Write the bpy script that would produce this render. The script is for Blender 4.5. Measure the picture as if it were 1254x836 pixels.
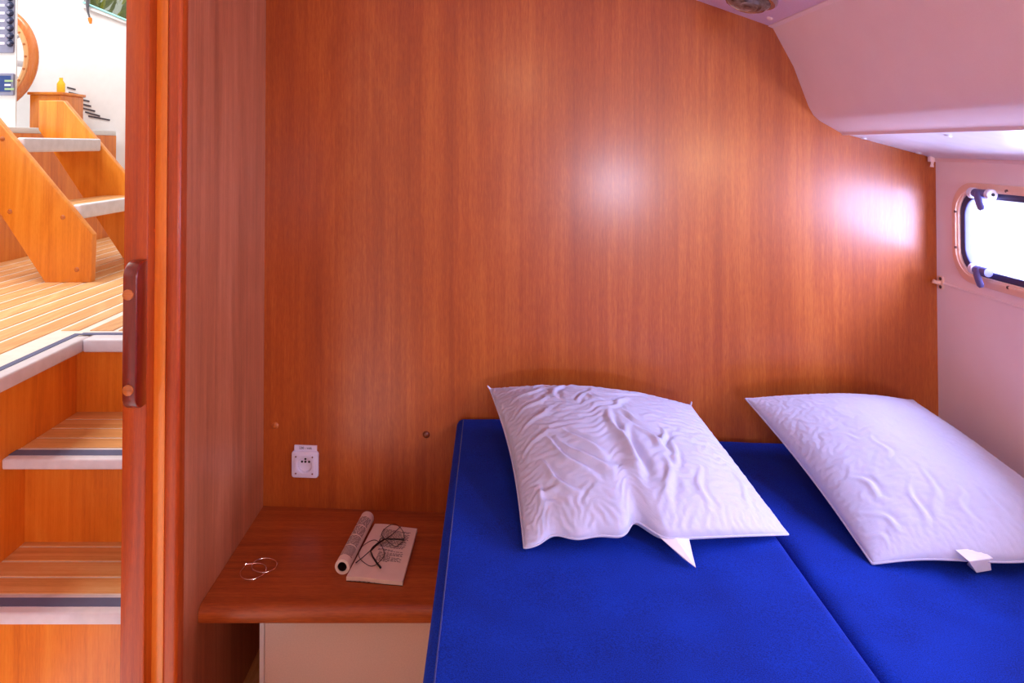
import bpy, bmesh, math, random
import numpy as np
from mathutils import Vector, Matrix, noise

random.seed(4)
for _o in list(bpy.data.objects):
    bpy.data.objects.remove(_o)
SC = bpy.context.scene
COL = SC.collection

# ------------------------------------------------------------------ camera
F, CX, HOR, PITCH = 836.0, 605.0, 178.0, math.radians(1.0)
CY = HOR - F * math.tan(PITCH)
cam = bpy.data.cameras.new('camera')
cam.sensor_fit = 'HORIZONTAL'
cam.sensor_width = 36.0
cam.lens = F / 1254.0 * 36.0
cam.shift_x = (627.0 - CX) / 1254.0
cam.shift_y = (CY - 418.0) / 1254.0
cam.clip_start = 0.02
camo = bpy.data.objects.new('camera', cam)
COL.objects.link(camo)
camo.location = (0, 0, 0)
camo.rotation_euler = (math.pi / 2 + PITCH, 0, 0)
SC.camera = camo

# ------------------------------------------------------------------ colour management, world, lights
SC.view_settings.view_transform = 'Standard'
SC.view_settings.look = 'None'
SC.view_settings.gamma = 1.0
SC.view_settings.use_curve_mapping = False
SC.view_settings.exposure = 0.25

world = bpy.data.worlds.new('overcast_sky')
SC.world = world
world.use_nodes = True
_bg = world.node_tree.nodes['Background']
_bg.inputs['Color'].default_value = (0.94, 0.95, 1.0, 1)
_bg.inputs['Strength'].default_value = 1.35


def area_light(name, loc, aim, sx, sy, power, color, portal=False, spread=180):
    l = bpy.data.lights.new(name, 'AREA')
    l.shape = 'RECTANGLE'
    l.size, l.size_y = sx, sy
    l.energy = power
    l.color = color
    l.spread = math.radians(spread)
    if portal:
        l.cycles.is_portal = True
    o = bpy.data.objects.new(name, l)
    COL.objects.link(o)
    o.location = loc
    o.rotation_euler = (Vector(aim) - Vector(loc)).to_track_quat('-Z', 'Y').to_euler()
    return o


DAY = (0.51, 0.57, 1.0)
# daylight arriving at the hull windows and at the aft window, each lamp stands outside its pane
area_light('daylight_side_window', (1.31, 1.33, -0.20), (0.0, 1.33, -0.20), 0.98, 0.30, 32, DAY)
area_light('daylight_second_window', (1.75, -0.30, 0.24), (0.35, 1.40, -0.80), 0.32, 0.32, 42, DAY)
area_light('daylight_aft_window', (0.47, -1.345, -0.30), (0.47, 0.0, -0.30), 0.22, 0.16, 17, (0.72, 0.76, 1.0), spread=165)
# daylight through the open companionway hatch of the saloon
area_light('daylight_companionway', (-2.7, 2.6, 2.2), (-1.9, 2.5, -0.5), 1.6, 1.6, 75, (1.0, 0.95, 0.90))


def fill_light(name, loc, power, color, radius=0.07):
    l = bpy.data.lights.new(name, 'POINT')
    l.energy, l.color, l.shadow_soft_size = power, color, radius
    o = bpy.data.objects.new(name, l)
    COL.objects.link(o)
    o.location = loc
    return o


# unseen warm fill lamps, added behind the camera to brighten the cabin
fill_light('cabin_fill_light', (-0.20, -0.60, 0.42), 7, (1.0, 0.63, 0.34))
fill_light('aft_fill_light', (1.0, -0.62, -0.10), 15, (1.0, 0.62, 0.32))

# ------------------------------------------------------------------ pixel helpers (1254 x 836 frame)
_cp, _sp = math.cos(PITCH), math.sin(PITCH)


def ray(px, py):
    xc, yc = (px - CX) / F, (CY - py) / F
    return Vector((xc, _cp - yc * _sp, _sp + yc * _cp))


def at_y(px, py, y):
    d = ray(px, py)
    return d * (y / d.y)


def at_z(px, py, z):
    d = ray(px, py)
    return d * (z / d.z)


def at_x(px, py, x):
    d = ray(px, py)
    return d * (x / d.x)


# the bulkhead stands a few degrees off square
BA = math.radians(4.0)
BT = Vector((math.cos(BA), -math.sin(BA), 0))
BN = Vector((-math.sin(BA), -math.cos(BA), 0))
B0 = Vector((-0.677, 2.02, 0))


def at_b(px, py, off=0.0):
    d = ray(px, py)
    p0 = B0 + BN * off
    return d * (p0.dot(BN) / d.dot(BN))


def by(x):
    """Y of the bulkhead face at X"""
    return B0.y - math.tan(BA) * (x - B0.x)


# ------------------------------------------------------------------ object helpers
ORG = {}


def link(o, parent=None):
    COL.objects.link(o)
    if parent is not None:
        o.parent = parent
    return o


def tag(o, label=None, cat=None, group=None, kind=None):
    if label: o['label'] = label
    if cat: o['category'] = cat
    if group: o['group'] = group
    if kind: o['kind'] = kind
    return o


def thing(name, label, cat, loc, group=None):
    o = bpy.data.objects.new(name, None)
    o.empty_display_size = 0.05
    link(o)
    o.location = loc
    ORG[o] = Vector(loc)
    return tag(o, label, cat, group)


def put(name, geo, mat, parent=None, smooth=True, base=False, angle=35):
    """geo in world coordinates (BMesh or Mesh) -> ONE linked mesh object"""
    if isinstance(geo, bmesh.types.BMesh):
        me = bpy.data.meshes.new(name)
        bmesh.ops.recalc_face_normals(geo, faces=geo.faces)
        geo.to_mesh(me)
        geo.free()
    else:
        me = geo
        me.name = name
    org = ORG.get(parent, Vector((0, 0, 0))) if parent is not None else Vector((0, 0, 0))
    if parent is None and base:
        co = np.empty(len(me.vertices) * 3)
        me.vertices.foreach_get('co', co)
        co = co.reshape(-1, 3)
        org = Vector(((co[:, 0].min() + co[:, 0].max()) / 2, (co[:, 1].min() + co[:, 1].max()) / 2, co[:, 2].min()))
    me.transform(Matrix.Translation(-org))
    if mat is not None:
        me.materials.clear()
        me.materials.append(mat)
    if smooth:
        me.shade_smooth()
        try:
            me.set_sharp_from_angle(angle=math.radians(angle))
        except Exception:
            pass
    else:
        me.shade_flat()
    o = bpy.data.objects.new(name, me)
    link(o, parent)
    if parent is None:
        o.location = org
    ORG[o] = org
    return o


def struct(name, geo, mat, **k):
    o = put(name, geo, mat, **k)
    o['kind'] = 'structure'
    return o


def box(x0, x1, y0, y1, z0, z1, bev=0.0, seg=2, bm=None):
    own = bmesh.new()
    r = bmesh.ops.create_cube(own, size=1.0)
    for v in own.verts:
        v.co = Vector((x0 + (v.co.x + .5) * (x1 - x0), y0 + (v.co.y + .5) * (y1 - y0), z0 + (v.co.z + .5) * (z1 - z0)))
    if bev > 0:
        bmesh.ops.bevel(own, geom=list(own.edges), offset=bev, segments=seg, profile=0.5, affect='EDGES')
    if bm is None:
        return own
    return join(bm, own)


def join(bm, other):
    me = bpy.data.meshes.new('tmp')
    other.to_mesh(me)
    other.free()
    bm.from_mesh(me)
    bpy.data.meshes.remove(me)
    return bm


def xform(bm, M):
    bmesh.ops.transform(bm, matrix=M, verts=bm.verts)
    return bm


def tube(pts, r, n=8, cyclic=False, caps=True, bm=None, flat=1.0, up=None):
    """round bar along points; r is a number or a list"""
    pts = [Vector(p) for p in pts]
    bm = bm or bmesh.new()
    N = len(pts)
    rs = r if isinstance(r, (list, tuple)) else [r] * N
    rings, prev = [], None
    for i, p in enumerate(pts):
        a = pts[(i - 1) % N] if (cyclic or i > 0) else p
        b = pts[(i + 1) % N] if (cyclic or i < N - 1) else p
        t = (b - a).normalized()
        if prev is None:
            ref = Vector(up) if up else (Vector((0, 0, 1)) if abs(t.z) < 0.9 else Vector((1, 0, 0)))
            s = t.cross(ref).normalized()
        else:
            s = (prev - t * prev.dot(t)).normalized()
        prev = s
        q = s.cross(t).normalized()
        rings.append([bm.verts.new(p + s * (math.cos(2 * math.pi * k / n) * rs[i]) + q * (math.sin(2 * math.pi * k / n) * rs[i] * flat)) for k in range(n)])
    for i in range(N if cyclic else N - 1):
        A, B = rings[i], rings[(i + 1) % N]
        for k in range(n):
            bm.faces.new((A[k], A[(k + 1) % n], B[(k + 1) % n], B[k]))
    if caps and not cyclic:
        bm.faces.new(rings[0][::-1])
        bm.faces.new(rings[-1])
    return bm


def lathe(profile, M, n=24, bm=None):
    """profile [(r, h)] spun about local Z, placed by matrix M"""
    bm2 = bmesh.new()
    rings = []
    for r, h in profile:
        if r < 1e-6:
            rings.append([bm2.verts.new((0, 0, h))])
        else:
            rings.append([bm2.verts.new((r * math.cos(2 * math.pi * k / n), r * math.sin(2 * math.pi * k / n), h)) for k in range(n)])
    for A, B in zip(rings, rings[1:]):
        for k in range(n):
            a, b = A[k % len(A)], A[(k + 1) % n % len(A)]
            c, d = B[(k + 1) % n % len(B)], B[k % len(B)]
            vs = []
            for v in (a, b, c, d):
                if v not in vs: vs.append(v)
            if len(vs) > 2:
                bm2.faces.new(vs)
    xform(bm2, M)
    return bm2 if bm is None else join(bm, bm2)


def frame(o, u, v):
    """matrix with local x=u, y=v, z=u x v, origin o"""
    u, v = Vector(u).normalized(), Vector(v).normalized()
    w = u.cross(v).normalized()
    v = w.cross(u)
    return Matrix(((u.x, v.x, w.x, o[0]), (u.y, v.y, w.y, o[1]), (u.z, v.z, w.z, o[2]), (0, 0, 0, 1)))


def from_curve(cu, M):
    ob = bpy.data.objects.new('tmp', cu)
    COL.objects.link(ob)
    dg = bpy.context.evaluated_depsgraph_get()
    me = bpy.data.meshes.new_from_object(ob.evaluated_get(dg), depsgraph=dg)
    bpy.data.objects.remove(ob)
    bpy.data.curves.remove(cu)
    me.transform(M)
    return me


def plate(loops, depth, M, bevel=0.0):
    """closed 2D outlines (inner ones become holes), extruded 0..depth along local z"""
    cu = bpy.data.curves.new('tmp', 'CURVE')
    cu.dimensions = '2D'
    cu.fill_mode = 'BOTH'
    cu.extrude = depth / 2 - bevel
    cu.bevel_depth = bevel
    cu.bevel_resolution = 2
    cu.offset = -bevel
    for L in loops:
        s = cu.splines.new('POLY')
        s.points.add(len(L) - 1)
        for p, (a, b) in zip(s.points, L):
            p.co = (a, b, 0, 1)
        s.use_cyclic_u = True
    me = from_curve(cu, Matrix.Translation((0, 0, depth / 2)))
    bm = bmesh.new()
    bm.from_mesh(me)
    bpy.data.meshes.remove(me)
    bmesh.ops.remove_doubles(bm, verts=bm.verts, dist=1e-6)
    xform(bm, M)
    return bm


def rrect(u0, u1, v0, v1, r, n=7):
    out = []
    for cx, cy, a0 in ((u1 - r, v1 - r, 0), (u0 + r, v1 - r, 90), (u0 + r, v0 + r, 180), (u1 - r, v0 + r, 270)):
        for k in range(n + 1):
            a = math.radians(a0 + 90 * k / n)
            out.append((cx + r * math.cos(a), cy + r * math.sin(a)))
    return out


def text(s, size, depth, M, align='CENTER'):
    cu = bpy.data.curves.new('tmp', 'FONT')
    cu.body = s
    cu.size = size
    cu.extrude = depth
    cu.align_x = align
    cu.align_y = 'CENTER'
    return from_curve(cu, M)


def copy_tree(o, parent=None):
    c = o.copy()
    link(c, parent)
    for ch in list(o.children):
        copy_tree(ch, c)
    return c


# ------------------------------------------------------------------ materials
def lin(r, g, b):
    f = lambda c: (c / 255 / 12.92) if c / 255 <= 0.04045 else ((c / 255 + 0.055) / 1.055) ** 2.4
    return (f(r), f(g), f(b), 1)


def nmat(name):
    m = bpy.data.materials.new(name)
    m.use_nodes = True
    nt = m.node_tree
    return m, nt, nt.nodes['Principled BSDF']


def N(nt, t, **k):
    n = nt.nodes.new(t)
    for a, v in k.items():
        setattr(n, a, v)
    return n


def mapped(nt, scale):
    tc = N(nt, 'ShaderNodeTexCoord')
    mp = N(nt, 'ShaderNodeMapping')
    mp.inputs['Scale'].default_value = scale
    nt.links.new(tc.outputs['Object'], mp.inputs['Vector'])
    return mp.outputs['Vector']


def noise_tex(nt, scale, s=1.0, detail=3, rough=0.5, dist=0.0):
    n = N(nt, 'ShaderNodeTexNoise')
    n.inputs['Scale'].default_value = s
    n.inputs['Detail'].default_value = detail
    n.inputs['Roughness'].default_value = rough
    n.inputs['Distortion'].default_value = dist
    nt.links.new(mapped(nt, scale), n.inputs['Vector'])
    return n.outputs['Fac']


def math_node(nt, op, a, b=None, c=None):
    n = N(nt, 'ShaderNodeMath', operation=op)
    for i, v in enumerate((a, b, c)):
        if v is None: continue
        if isinstance(v, (int, float)):
            n.inputs[i].default_value = v
        else:
            nt.links.new(v, n.inputs[i])
    return n.outputs[0]


def ramp(nt, fac, stops):
    r = N(nt, 'ShaderNodeValToRGB')
    el = r.color_ramp.elements
    while len(el) < len(stops):
        el.new(0.5)
    for e, (p, c) in zip(el, stops):
        e.position, e.color = p, c
    nt.links.new(fac, r.inputs['Fac'])
    return r.outputs['Color']


def bump(nt, bsdf, h, strength, dist=0.001):
    b = N(nt, 'ShaderNodeBump')
    b.inputs['Strength'].default_value = strength
    b.inputs['Distance'].default_value = dist
    nt.links.new(h, b.inputs['Height'])
    nt.links.new(b.outputs['Normal'], bsdf.inputs['Normal'])


def wood(name, dark, mid, light, axis=2, density=1.0, rough=0.32, coat=0.25, rings=0.35, speck=0.25, coat_rough=0.2, rot=None):
    m, nt, b = nmat(name)

    def sc(across, along):
        v = [across * density] * 3
        v[axis] = along * density
        return tuple(v)
    fine = noise_tex(nt, sc(95, 1.6), detail=4, rough=0.65)
    broad = noise_tex(nt, sc(11, 0.5), detail=4, dist=0.5)
    swirl = noise_tex(nt, sc(3.2, 0.55), detail=1.5)
    rg = math_node(nt, 'SINE', math_node(nt, 'MULTIPLY', swirl, 95.0))
    rg = math_node(nt, 'MULTIPLY_ADD', rg, 0.5, 0.5)
    rg = math_node(nt, 'POWER', rg, 2.2)
    fl = noise_tex(nt, sc(420, 40), detail=2, rough=0.6)
    f = math_node(nt, 'ADD', math_node(nt, 'MULTIPLY', fine, 0.45), math_node(nt, 'MULTIPLY', broad, 0.55))
    f = math_node(nt, 'ADD', f, math_node(nt, 'MULTIPLY', math_node(nt, 'SUBTRACT', rg, 0.45), 0.16 * rings))
    f = math_node(nt, 'ADD', f, math_node(nt, 'MULTIPLY', math_node(nt, 'SUBTRACT', fl, 0.5), speck))
    c = ramp(nt, f, [(0.30, dark), (0.50, mid), (0.72, light)])
    nt.links.new(c, b.inputs['Base Color'])
    b.inputs['Roughness'].default_value = rough
    b.inputs['Coat Weight'].default_value = coat
    b.inputs['Coat Roughness'].default_value = coat_rough
    bump(nt, b, f, 0.08)
    return m


def plain(name, col, rough=0.5, metal=0.0, var=0.06, vs=30, spec=0.5, bmp=0.0, bs=200, coat=0.0):
    m, nt, b = nmat(name)
    f = noise_tex(nt, (vs, vs, vs), detail=4)
    lo = tuple(max(0, c * (1 - var)) for c in col[:3]) + (1,)
    hi = tuple(min(1, c * (1 + var)) for c in col[:3]) + (1,)
    nt.links.new(ramp(nt, f, [(0.3, lo), (0.7, hi)]), b.inputs['Base Color'])
    b.inputs['Roughness'].default_value = rough
    b.inputs['Metallic'].default_value = metal
    b.inputs['Specular IOR Level'].default_value = spec
    b.inputs['Coat Weight'].default_value = coat
    if bmp:
        bump(nt, b, noise_tex(nt, (bs, bs, bs), detail=3), bmp)
    return m


def fabric(name, dark, light, scale=900, rough=0.9, sheen=0.3, bmp=0.35, big=0.25, sheen_tint=None):
    m, nt, b = nmat(name)
    f = noise_tex(nt, (scale,) * 3, detail=2, rough=0.7)
    g = noise_tex(nt, (9, 9, 9), detail=3)
    k = math_node(nt, 'ADD', math_node(nt, 'MULTIPLY', f, 1 - big), math_node(nt, 'MULTIPLY', g, big))
    nt.links.new(ramp(nt, k, [(0.35, dark), (0.65, light)]), b.inputs['Base Color'])
    b.inputs['Roughness'].default_value = rough
    b.inputs['Sheen Weight'].default_value = sheen
    b.inputs['Specular IOR Level'].default_value = 0.2
    if sheen_tint: b.inputs['Sheen Tint'].default_value = sheen_tint
    bump(nt, b, f, bmp, 0.0008)
    return m


def glass(name, tint=(1, 1, 1, 1), gloss=0.06):
    m = bpy.data.materials.new(name)
    m.use_nodes = True
    nt = m.node_tree
    nt.nodes.clear()
    out = N(nt, 'ShaderNodeOutputMaterial')
    mix = N(nt, 'ShaderNodeMixShader')
    mix.inputs['Fac'].default_value = gloss
    tr = N(nt, 'ShaderNodeBsdfTransparent')
    tr.inputs['Color'].default_value = tint
    gl = N(nt, 'ShaderNodeBsdfGlossy')
    gl.inputs['Roughness'].default_value = 0.03
    nt.links.new(tr.outputs[0], mix.inputs[1])
    nt.links.new(gl.outputs[0], mix.inputs[2])
    nt.links.new(mix.outputs[0], out.inputs[0])
    return m


M = {}
M['cherry'] = wood('cherry_veneer', lin(150, 65, 15), lin(170, 81, 21), lin(192, 104, 36), axis=2, rough=0.38, coat=0.5, rings=0.28, coat_rough=0.22, speck=0.45)
M['cherry_side'] = wood('cherry_side_veneer', lin(152, 84, 52), lin(182, 106, 68), lin(206, 132, 92), axis=2, rough=0.4, coat=0.2, rings=0.3, coat_rough=0.3)
M['cherry_top'] = wood('cherry_table_top', lin(128, 54, 14), lin(164, 76, 24), lin(190, 98, 38), axis=0, rough=0.42, coat=0.15, rings=0.3, speck=0.45)
M['mahogany'] = wood('red_mahogany', lin(134, 42, 1), lin(176, 66, 3), lin(206, 94, 12), axis=2, rough=0.42, coat=0.12, rings=0.3, coat_rough=0.12)
M['mahogany_dark'] = wood('dark_red_mahogany', lin(92, 16, 3), lin(124, 28, 6), lin(150, 44, 12), axis=2, rough=0.3, coat=0.35, rings=0.3, coat_rough=0.12)
M['mahogany_lit'] = wood('lit_mahogany', lin(220, 110, 28), lin(236, 134, 40), lin(244, 156, 62), axis=2, rough=0.3, coat=0.3, rings=0.2)  # mahogany with the light on the doorpost face painted into its colour
M['orange_z'] = wood('honey_cherry_upright', lin(206, 104, 22), lin(230, 130, 32), lin(242, 154, 52), axis=2, rough=0.35, coat=0.2, rings=0.5)
M['orange_d'] = wood('honey_cherry_ladder', lin(208, 114, 28), lin(232, 142, 42), lin(244, 164, 62), axis=2, rough=0.35, coat=0.2, rings=0.5)
M['teak_x'] = wood('teak_plank_across', lin(206, 142, 76), lin(230, 170, 102), lin(244, 200, 138), axis=0, rough=0.5, coat=0.05, rings=0.6, density=1.4)
M['teak_y'] = wood('teak_plank_along', lin(206, 144, 88), lin(230, 174, 114), lin(244, 204, 150), axis=1, rough=0.45, coat=0.1, rings=0.6, density=1.4)
M['caulk'] = plain('white_caulk', lin(240, 232, 220), 0.6)
M['nosing'] = plain('white_nosing', lin(226, 224, 232), 0.45)
M['strip'] = plain('grey_blue_grip_strip', lin(100, 106, 140), 0.8, bmp=0.3, bs=700)
M['gel'] = plain('white_gelcoat', lin(228, 228, 228), 0.35, var=0.02)
M['cab'] = plain('white_laminate', lin(226, 206, 192), 0.5, var=0.05, vs=300)
M['vinyl'] = fabric('pink_beige_vinyl', lin(244, 212, 208), lin(252, 228, 224), scale=1400, rough=0.6, sheen=0.15, bmp=0.12)
M['hull'] = fabric('hull_lining_vinyl', lin(246, 218, 216), lin(252, 232, 230), scale=1400, rough=0.7, sheen=0.15, bmp=0.15)
M['ceil'] = plain('ceiling_panel_paint', lin(232, 200, 222), 0.55, var=0.04, vs=300)
M['shelf'] = plain('white_shelf_laminate', lin(226, 222, 228), 0.28, var=0.05, vs=22)
M['blue'] = fabric('royal_blue_upholstery', lin(0, 24, 112), lin(0, 54, 178), scale=520, rough=0.9, sheen=0.05, bmp=0.5, sheen_tint=(0.2, 0.35, 1, 1))
M['blue_seam'] = fabric('blue_seam_thread', lin(2, 20, 96), lin(10, 40, 140), scale=900)
M['cotton'] = fabric('white_cotton', lin(186, 188, 212), lin(200, 202, 224), scale=1500, rough=0.85, sheen=0.25, bmp=0.12, big=0.1)
M['label_white'] = plain('white_label_cloth', lin(232, 228, 228), 0.7)
M['alu'] = plain('bronze_tinted_aluminium', lin(246, 206, 182), 0.4, metal=0.1, var=0.03)
M['rubber'] = plain('blue_black_rubber', lin(54, 50, 92), 0.5)
M['screw'] = plain('dark_screw', lin(90, 66, 62), 0.4, metal=0.6)
M['latch'] = plain('dark_plastic_latch', lin(96, 92, 146), 0.35)
M['chrome'] = plain('chrome', lin(200, 196, 200), 0.16, metal=1.0, var=0.03)
M['silver'] = plain('silver', lin(236, 216, 206), 0.18, metal=1.0, var=0.03)
M['plastic'] = plain('white_plastic', lin(226, 220, 232), 0.35, var=0.02)
M['black'] = plain('black_plastic', lin(18, 15, 16), 0.35)
M['wire'] = plain('dark_wire', lin(56, 34, 30), 0.3, metal=0.7)
M['paper'] = plain('book_paper', lin(244, 228, 208), 0.8, var=0.04)
M['ink'] = plain('printed_ink', lin(112, 92, 82), 0.8)
M['cover'] = plain('book_cover', lin(52, 36, 34), 0.5)
M['plug'] = wood('wood_plug', lin(150, 76, 30), lin(190, 104, 44), lin(206, 124, 60), axis=0, rough=0.35)
M['plug_dark'] = wood('dark_wood_plug', lin(90, 34, 14), lin(120, 52, 22), lin(140, 66, 30), axis=0, rough=0.35)
M['panel'] = plain('grey_blue_switch_panel', lin(128, 128, 152), 0.4)
M['knob'] = plain('dark_blue_knob', lin(34, 40, 74), 0.35)
M['display'] = plain('blue_display', lin(40, 62, 120), 0.15)
M['beam'] = plain('sea_green_reading', lin(150, 176, 130), 0.4)
M['helm'] = wood('varnished_helm_wood', lin(170, 80, 30), lin(210, 110, 44), lin(226, 140, 70), axis=2, rough=0.25, coat=0.5)
M['helm_in'] = wood('pale_helm_wood', lin(214, 140, 84), lin(236, 170, 110), lin(244, 188, 130), axis=2, rough=0.35)
M['leaf'] = plain('leaf', lin(150, 160, 60), 0.5, var=0.35, vs=8)
M['leaf2'] = plain('yellow_leaf', lin(240, 230, 90), 0.5, var=0.3, vs=8)
M['orange_tip'] = plain('orange_plastic', lin(232, 128, 30), 0.4)
M['grey_cloth'] = fabric('grey_strap', lin(66, 64, 72), lin(120, 116, 124), scale=600)
M['slot'] = plain('dark_vent_slot', lin(60, 52, 62), 0.7)
M['lens'] = None
M['pane'] = glass('clear_window_glass', (0.97, 0.98, 1.0, 1))
M['spectacle'] = glass('spectacle_glass', (1, 1, 1, 1), 0.015)
M['pane_tint'] = glass('tinted_window_glass', (0.55, 0.57, 0.5, 1))


def lens_mat():
    m, nt, b = nmat('smoked_lamp_lens')
    f = noise_tex(nt, (26, 26, 26), detail=3, dist=1.5)
    nt.links.new(ramp(nt, f, [(0.35, lin(64, 52, 44)), (0.55, lin(128, 116, 106)), (0.75, lin(196, 186, 176))]), b.inputs['Base Color'])
    b.inputs['Roughness'].default_value = 0.12
    b.inputs['Coat Weight'].default_value = 0.6
    return m


M['lens'] = lens_mat()
_m, _nt, _b = nmat('fill_lamp_lens')
_b.inputs['Base Color'].default_value = (0.9, 0.85, 0.75, 1)
_b.inputs['Emission Color'].default_value = (1.0, 0.62, 0.36, 1)
_b.inputs['Emission Strength'].default_value = 6.0
M['fill_lens'] = _m  # glowing lens of the added fill lamps

FLOOR = -1.45
AFT = -1.30
HX = 1.22           # inner face of the hull
ZT = -1.056         # side table top
ZL, ZR = -0.778, -0.812   # the two mattress tops

# ================================================================== LARGE STRUCTURE
# ---- forward bulkhead
Mb = frame(B0, BT, (0, 0, 1))       # local z points at the camera


def buv(p):
    d = p - B0
    return (d.dot(BT), d.z)


roof_px = [(852, 0), (946, 33), (972, 82), (990, 130), (996, 141), (1004, 148), (1030, 163), (1134, 191), (1143, 197)]
roof = [at_b(*p) for p in roof_px]
prof = [(-0.72, 0.575), (0.02, 0.56), (0.28, 0.515)] + [(p.x, p.z) for p in roof]
poly = [(0.0 - 0.02, FLOOR)] + [buv(Vector((HX + 0.02, by(HX), 0)))[:1] + (FLOOR,)]
poly += [buv(Vector((HX + 0.02, by(HX), 0)))[:1] + (roof[-1].z + 0.01,)]
for X, Z in reversed(prof[1:]):
    poly.append(((X - B0.x) / math.cos(BA), Z + 0.01))
poly.append((-0.02, 0.585))
struct('wall_front', plate([poly], 0.02, Mb @ Matrix.Translation((0, 0, -0.02))), M['cherry'], smooth=False)

# ---- left partition beside the table, header and rear part of the same wall
struct('wall_left', box(-0.70, -0.677, 1.435, 2.02, FLOOR, 0.575), M['cherry_side'], smooth=False)
bm = box(-0.70, -0.677, AFT, 0.30, FLOOR, 0.575)
box(-0.70, -0.677, 0.30, 1.435, 0.49, 0.575, bm=bm)
struct('wall_left.001', bm, M['cherry_side'], smooth=False)
# ---- aft wall with its small window
AW = (0.36, 0.58, -0.38, -0.22)
Ma = frame((0, AFT, 0), (1, 0, 0), (0, 0, 1))
struct('wall_back', plate([[(-0.72, FLOOR), (HX, FLOOR), (HX, 0.6), (-0.72, 0.6)], rrect(*AW, 0.05)], 0.03, Ma), M['vinyl'], smooth=False)
w = struct('window_2', plate([rrect(AW[0] - 0.03, AW[1] + 0.03, AW[2] - 0.03, AW[3] + 0.03, 0.07), rrect(*AW, 0.05)], 0.012, Ma @ Matrix.Translation((0, 0, -0.012))), M['alu'], smooth=False)
put('pane', plate([rrect(AW[0] - 0.01, AW[1] + 0.01, AW[2] - 0.01, AW[3] + 0.01, 0.05)], 0.005, Ma @ Matrix.Translation((0, 0, 0.012))), M['pane'], w, smooth=False)
# ---- cabin floor
struct('floor', box(-0.72, HX, AFT, 2.03, FLOOR - 0.03, FLOOR), M['teak_y'], smooth=False)

# ---- ceiling strips, extruded along the boat
YB0, YB1 = AFT, 1.99


def along(profile, thick, name, mat, y1=None, bev=0):
    """a roof strip: profile (X, Z) seen from inside, thickened upward, butted against the slanted bulkhead"""
    bm = bmesh.new()
    n = len(profile)
    up = []
    for i, (x, z) in enumerate(profile):
        a = Vector(profile[max(i - 1, 0)])
        b = Vector(profile[min(i + 1, n - 1)])
        t = (b - a).normalized()
        nn = Vector((-t.y, t.x))
        if nn.y < -0.2 or (abs(nn.y) < 0.2 and nn.x < 0): nn = -nn
        up.append((x + nn.x * thick, z + nn.y * thick))
    ring = list(profile) + up[::-1]
    A = [bm.verts.new((x, by(x) + 0.002, z)) for x, z in ring]
    B = [bm.verts.new((x, AFT, z)) for x, z in ring]
    k = len(ring)
    for i in range(k):
        bm.faces.new((A[i], A[(i + 1) % k], B[(i + 1) % k], B[i]))
    for i in range(n - 1):
        bm.faces.new((A[i], A[i + 1], A[k - 2 - i], A[k - 1 - i]))
        bm.faces.new((B[i], B[i + 1], B[k - 2 - i], B[k - 1 - i]))
    return struct(name, bm, mat, angle=30)


along(prof[:5], 0.025, 'ceiling', M['ceil'])
_pp = prof[4:10]
along([(_pp[0][0] - 0.012, _pp[0][1] + 0.002), (_pp[0][0] + 0.001, _pp[0][1] - 0.004)] + _pp[1:], 0.02, 'ceiling.001', M['vinyl'])
# pale strip under the side deck, its lip a trim of its own
_lip = prof[9]
along([(_lip[0] + 0.002, _lip[1] + 0.0), prof[10], (prof[11][0], prof[11][1] + 0.003)], 0.02, 'ceiling.002', M['shelf'])
along([(_lip[0] - 0.006, _lip[1] + 0.006), (_lip[0] + 0.004, _lip[1] - 0.006)], 0.010, 'trim_1', M['vinyl'])

# ---- hull side with two window openings
p_tl = at_x(1169, 230, HX)
p_top = at_x(1222, 226, HX)
p_bot = at_x(1238, 360, HX)
g_l = at_x(1182, 290, HX)
g_top = at_x(1222, 243, HX)
g_bot = at_x(1222, 337, HX)
WY1, WY0 = p_tl.y, 0.86
W1 = (0.90, g_l.y, g_bot.z, g_top.z)          # glass opening
F1 = (0.86, p_tl.y, p_bot.z, p_top.z)         # outside of the frame flange
W3 = (-0.06, 0.70, -0.36, 0.00)
Mh = frame((HX, 0, 0), (0, 1, 0), (0, 0, 1))  # local z points outboard (+X)
ztop = prof[11][1]
hull = struct('wall_right', plate([[(AFT, FLOOR), (by(HX), FLOOR), (by(HX), ztop), (AFT, ztop)], rrect(*W1, 0.055), rrect(*W3, 0.06)], 0.014, Mh), M['hull'], smooth=False)
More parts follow.
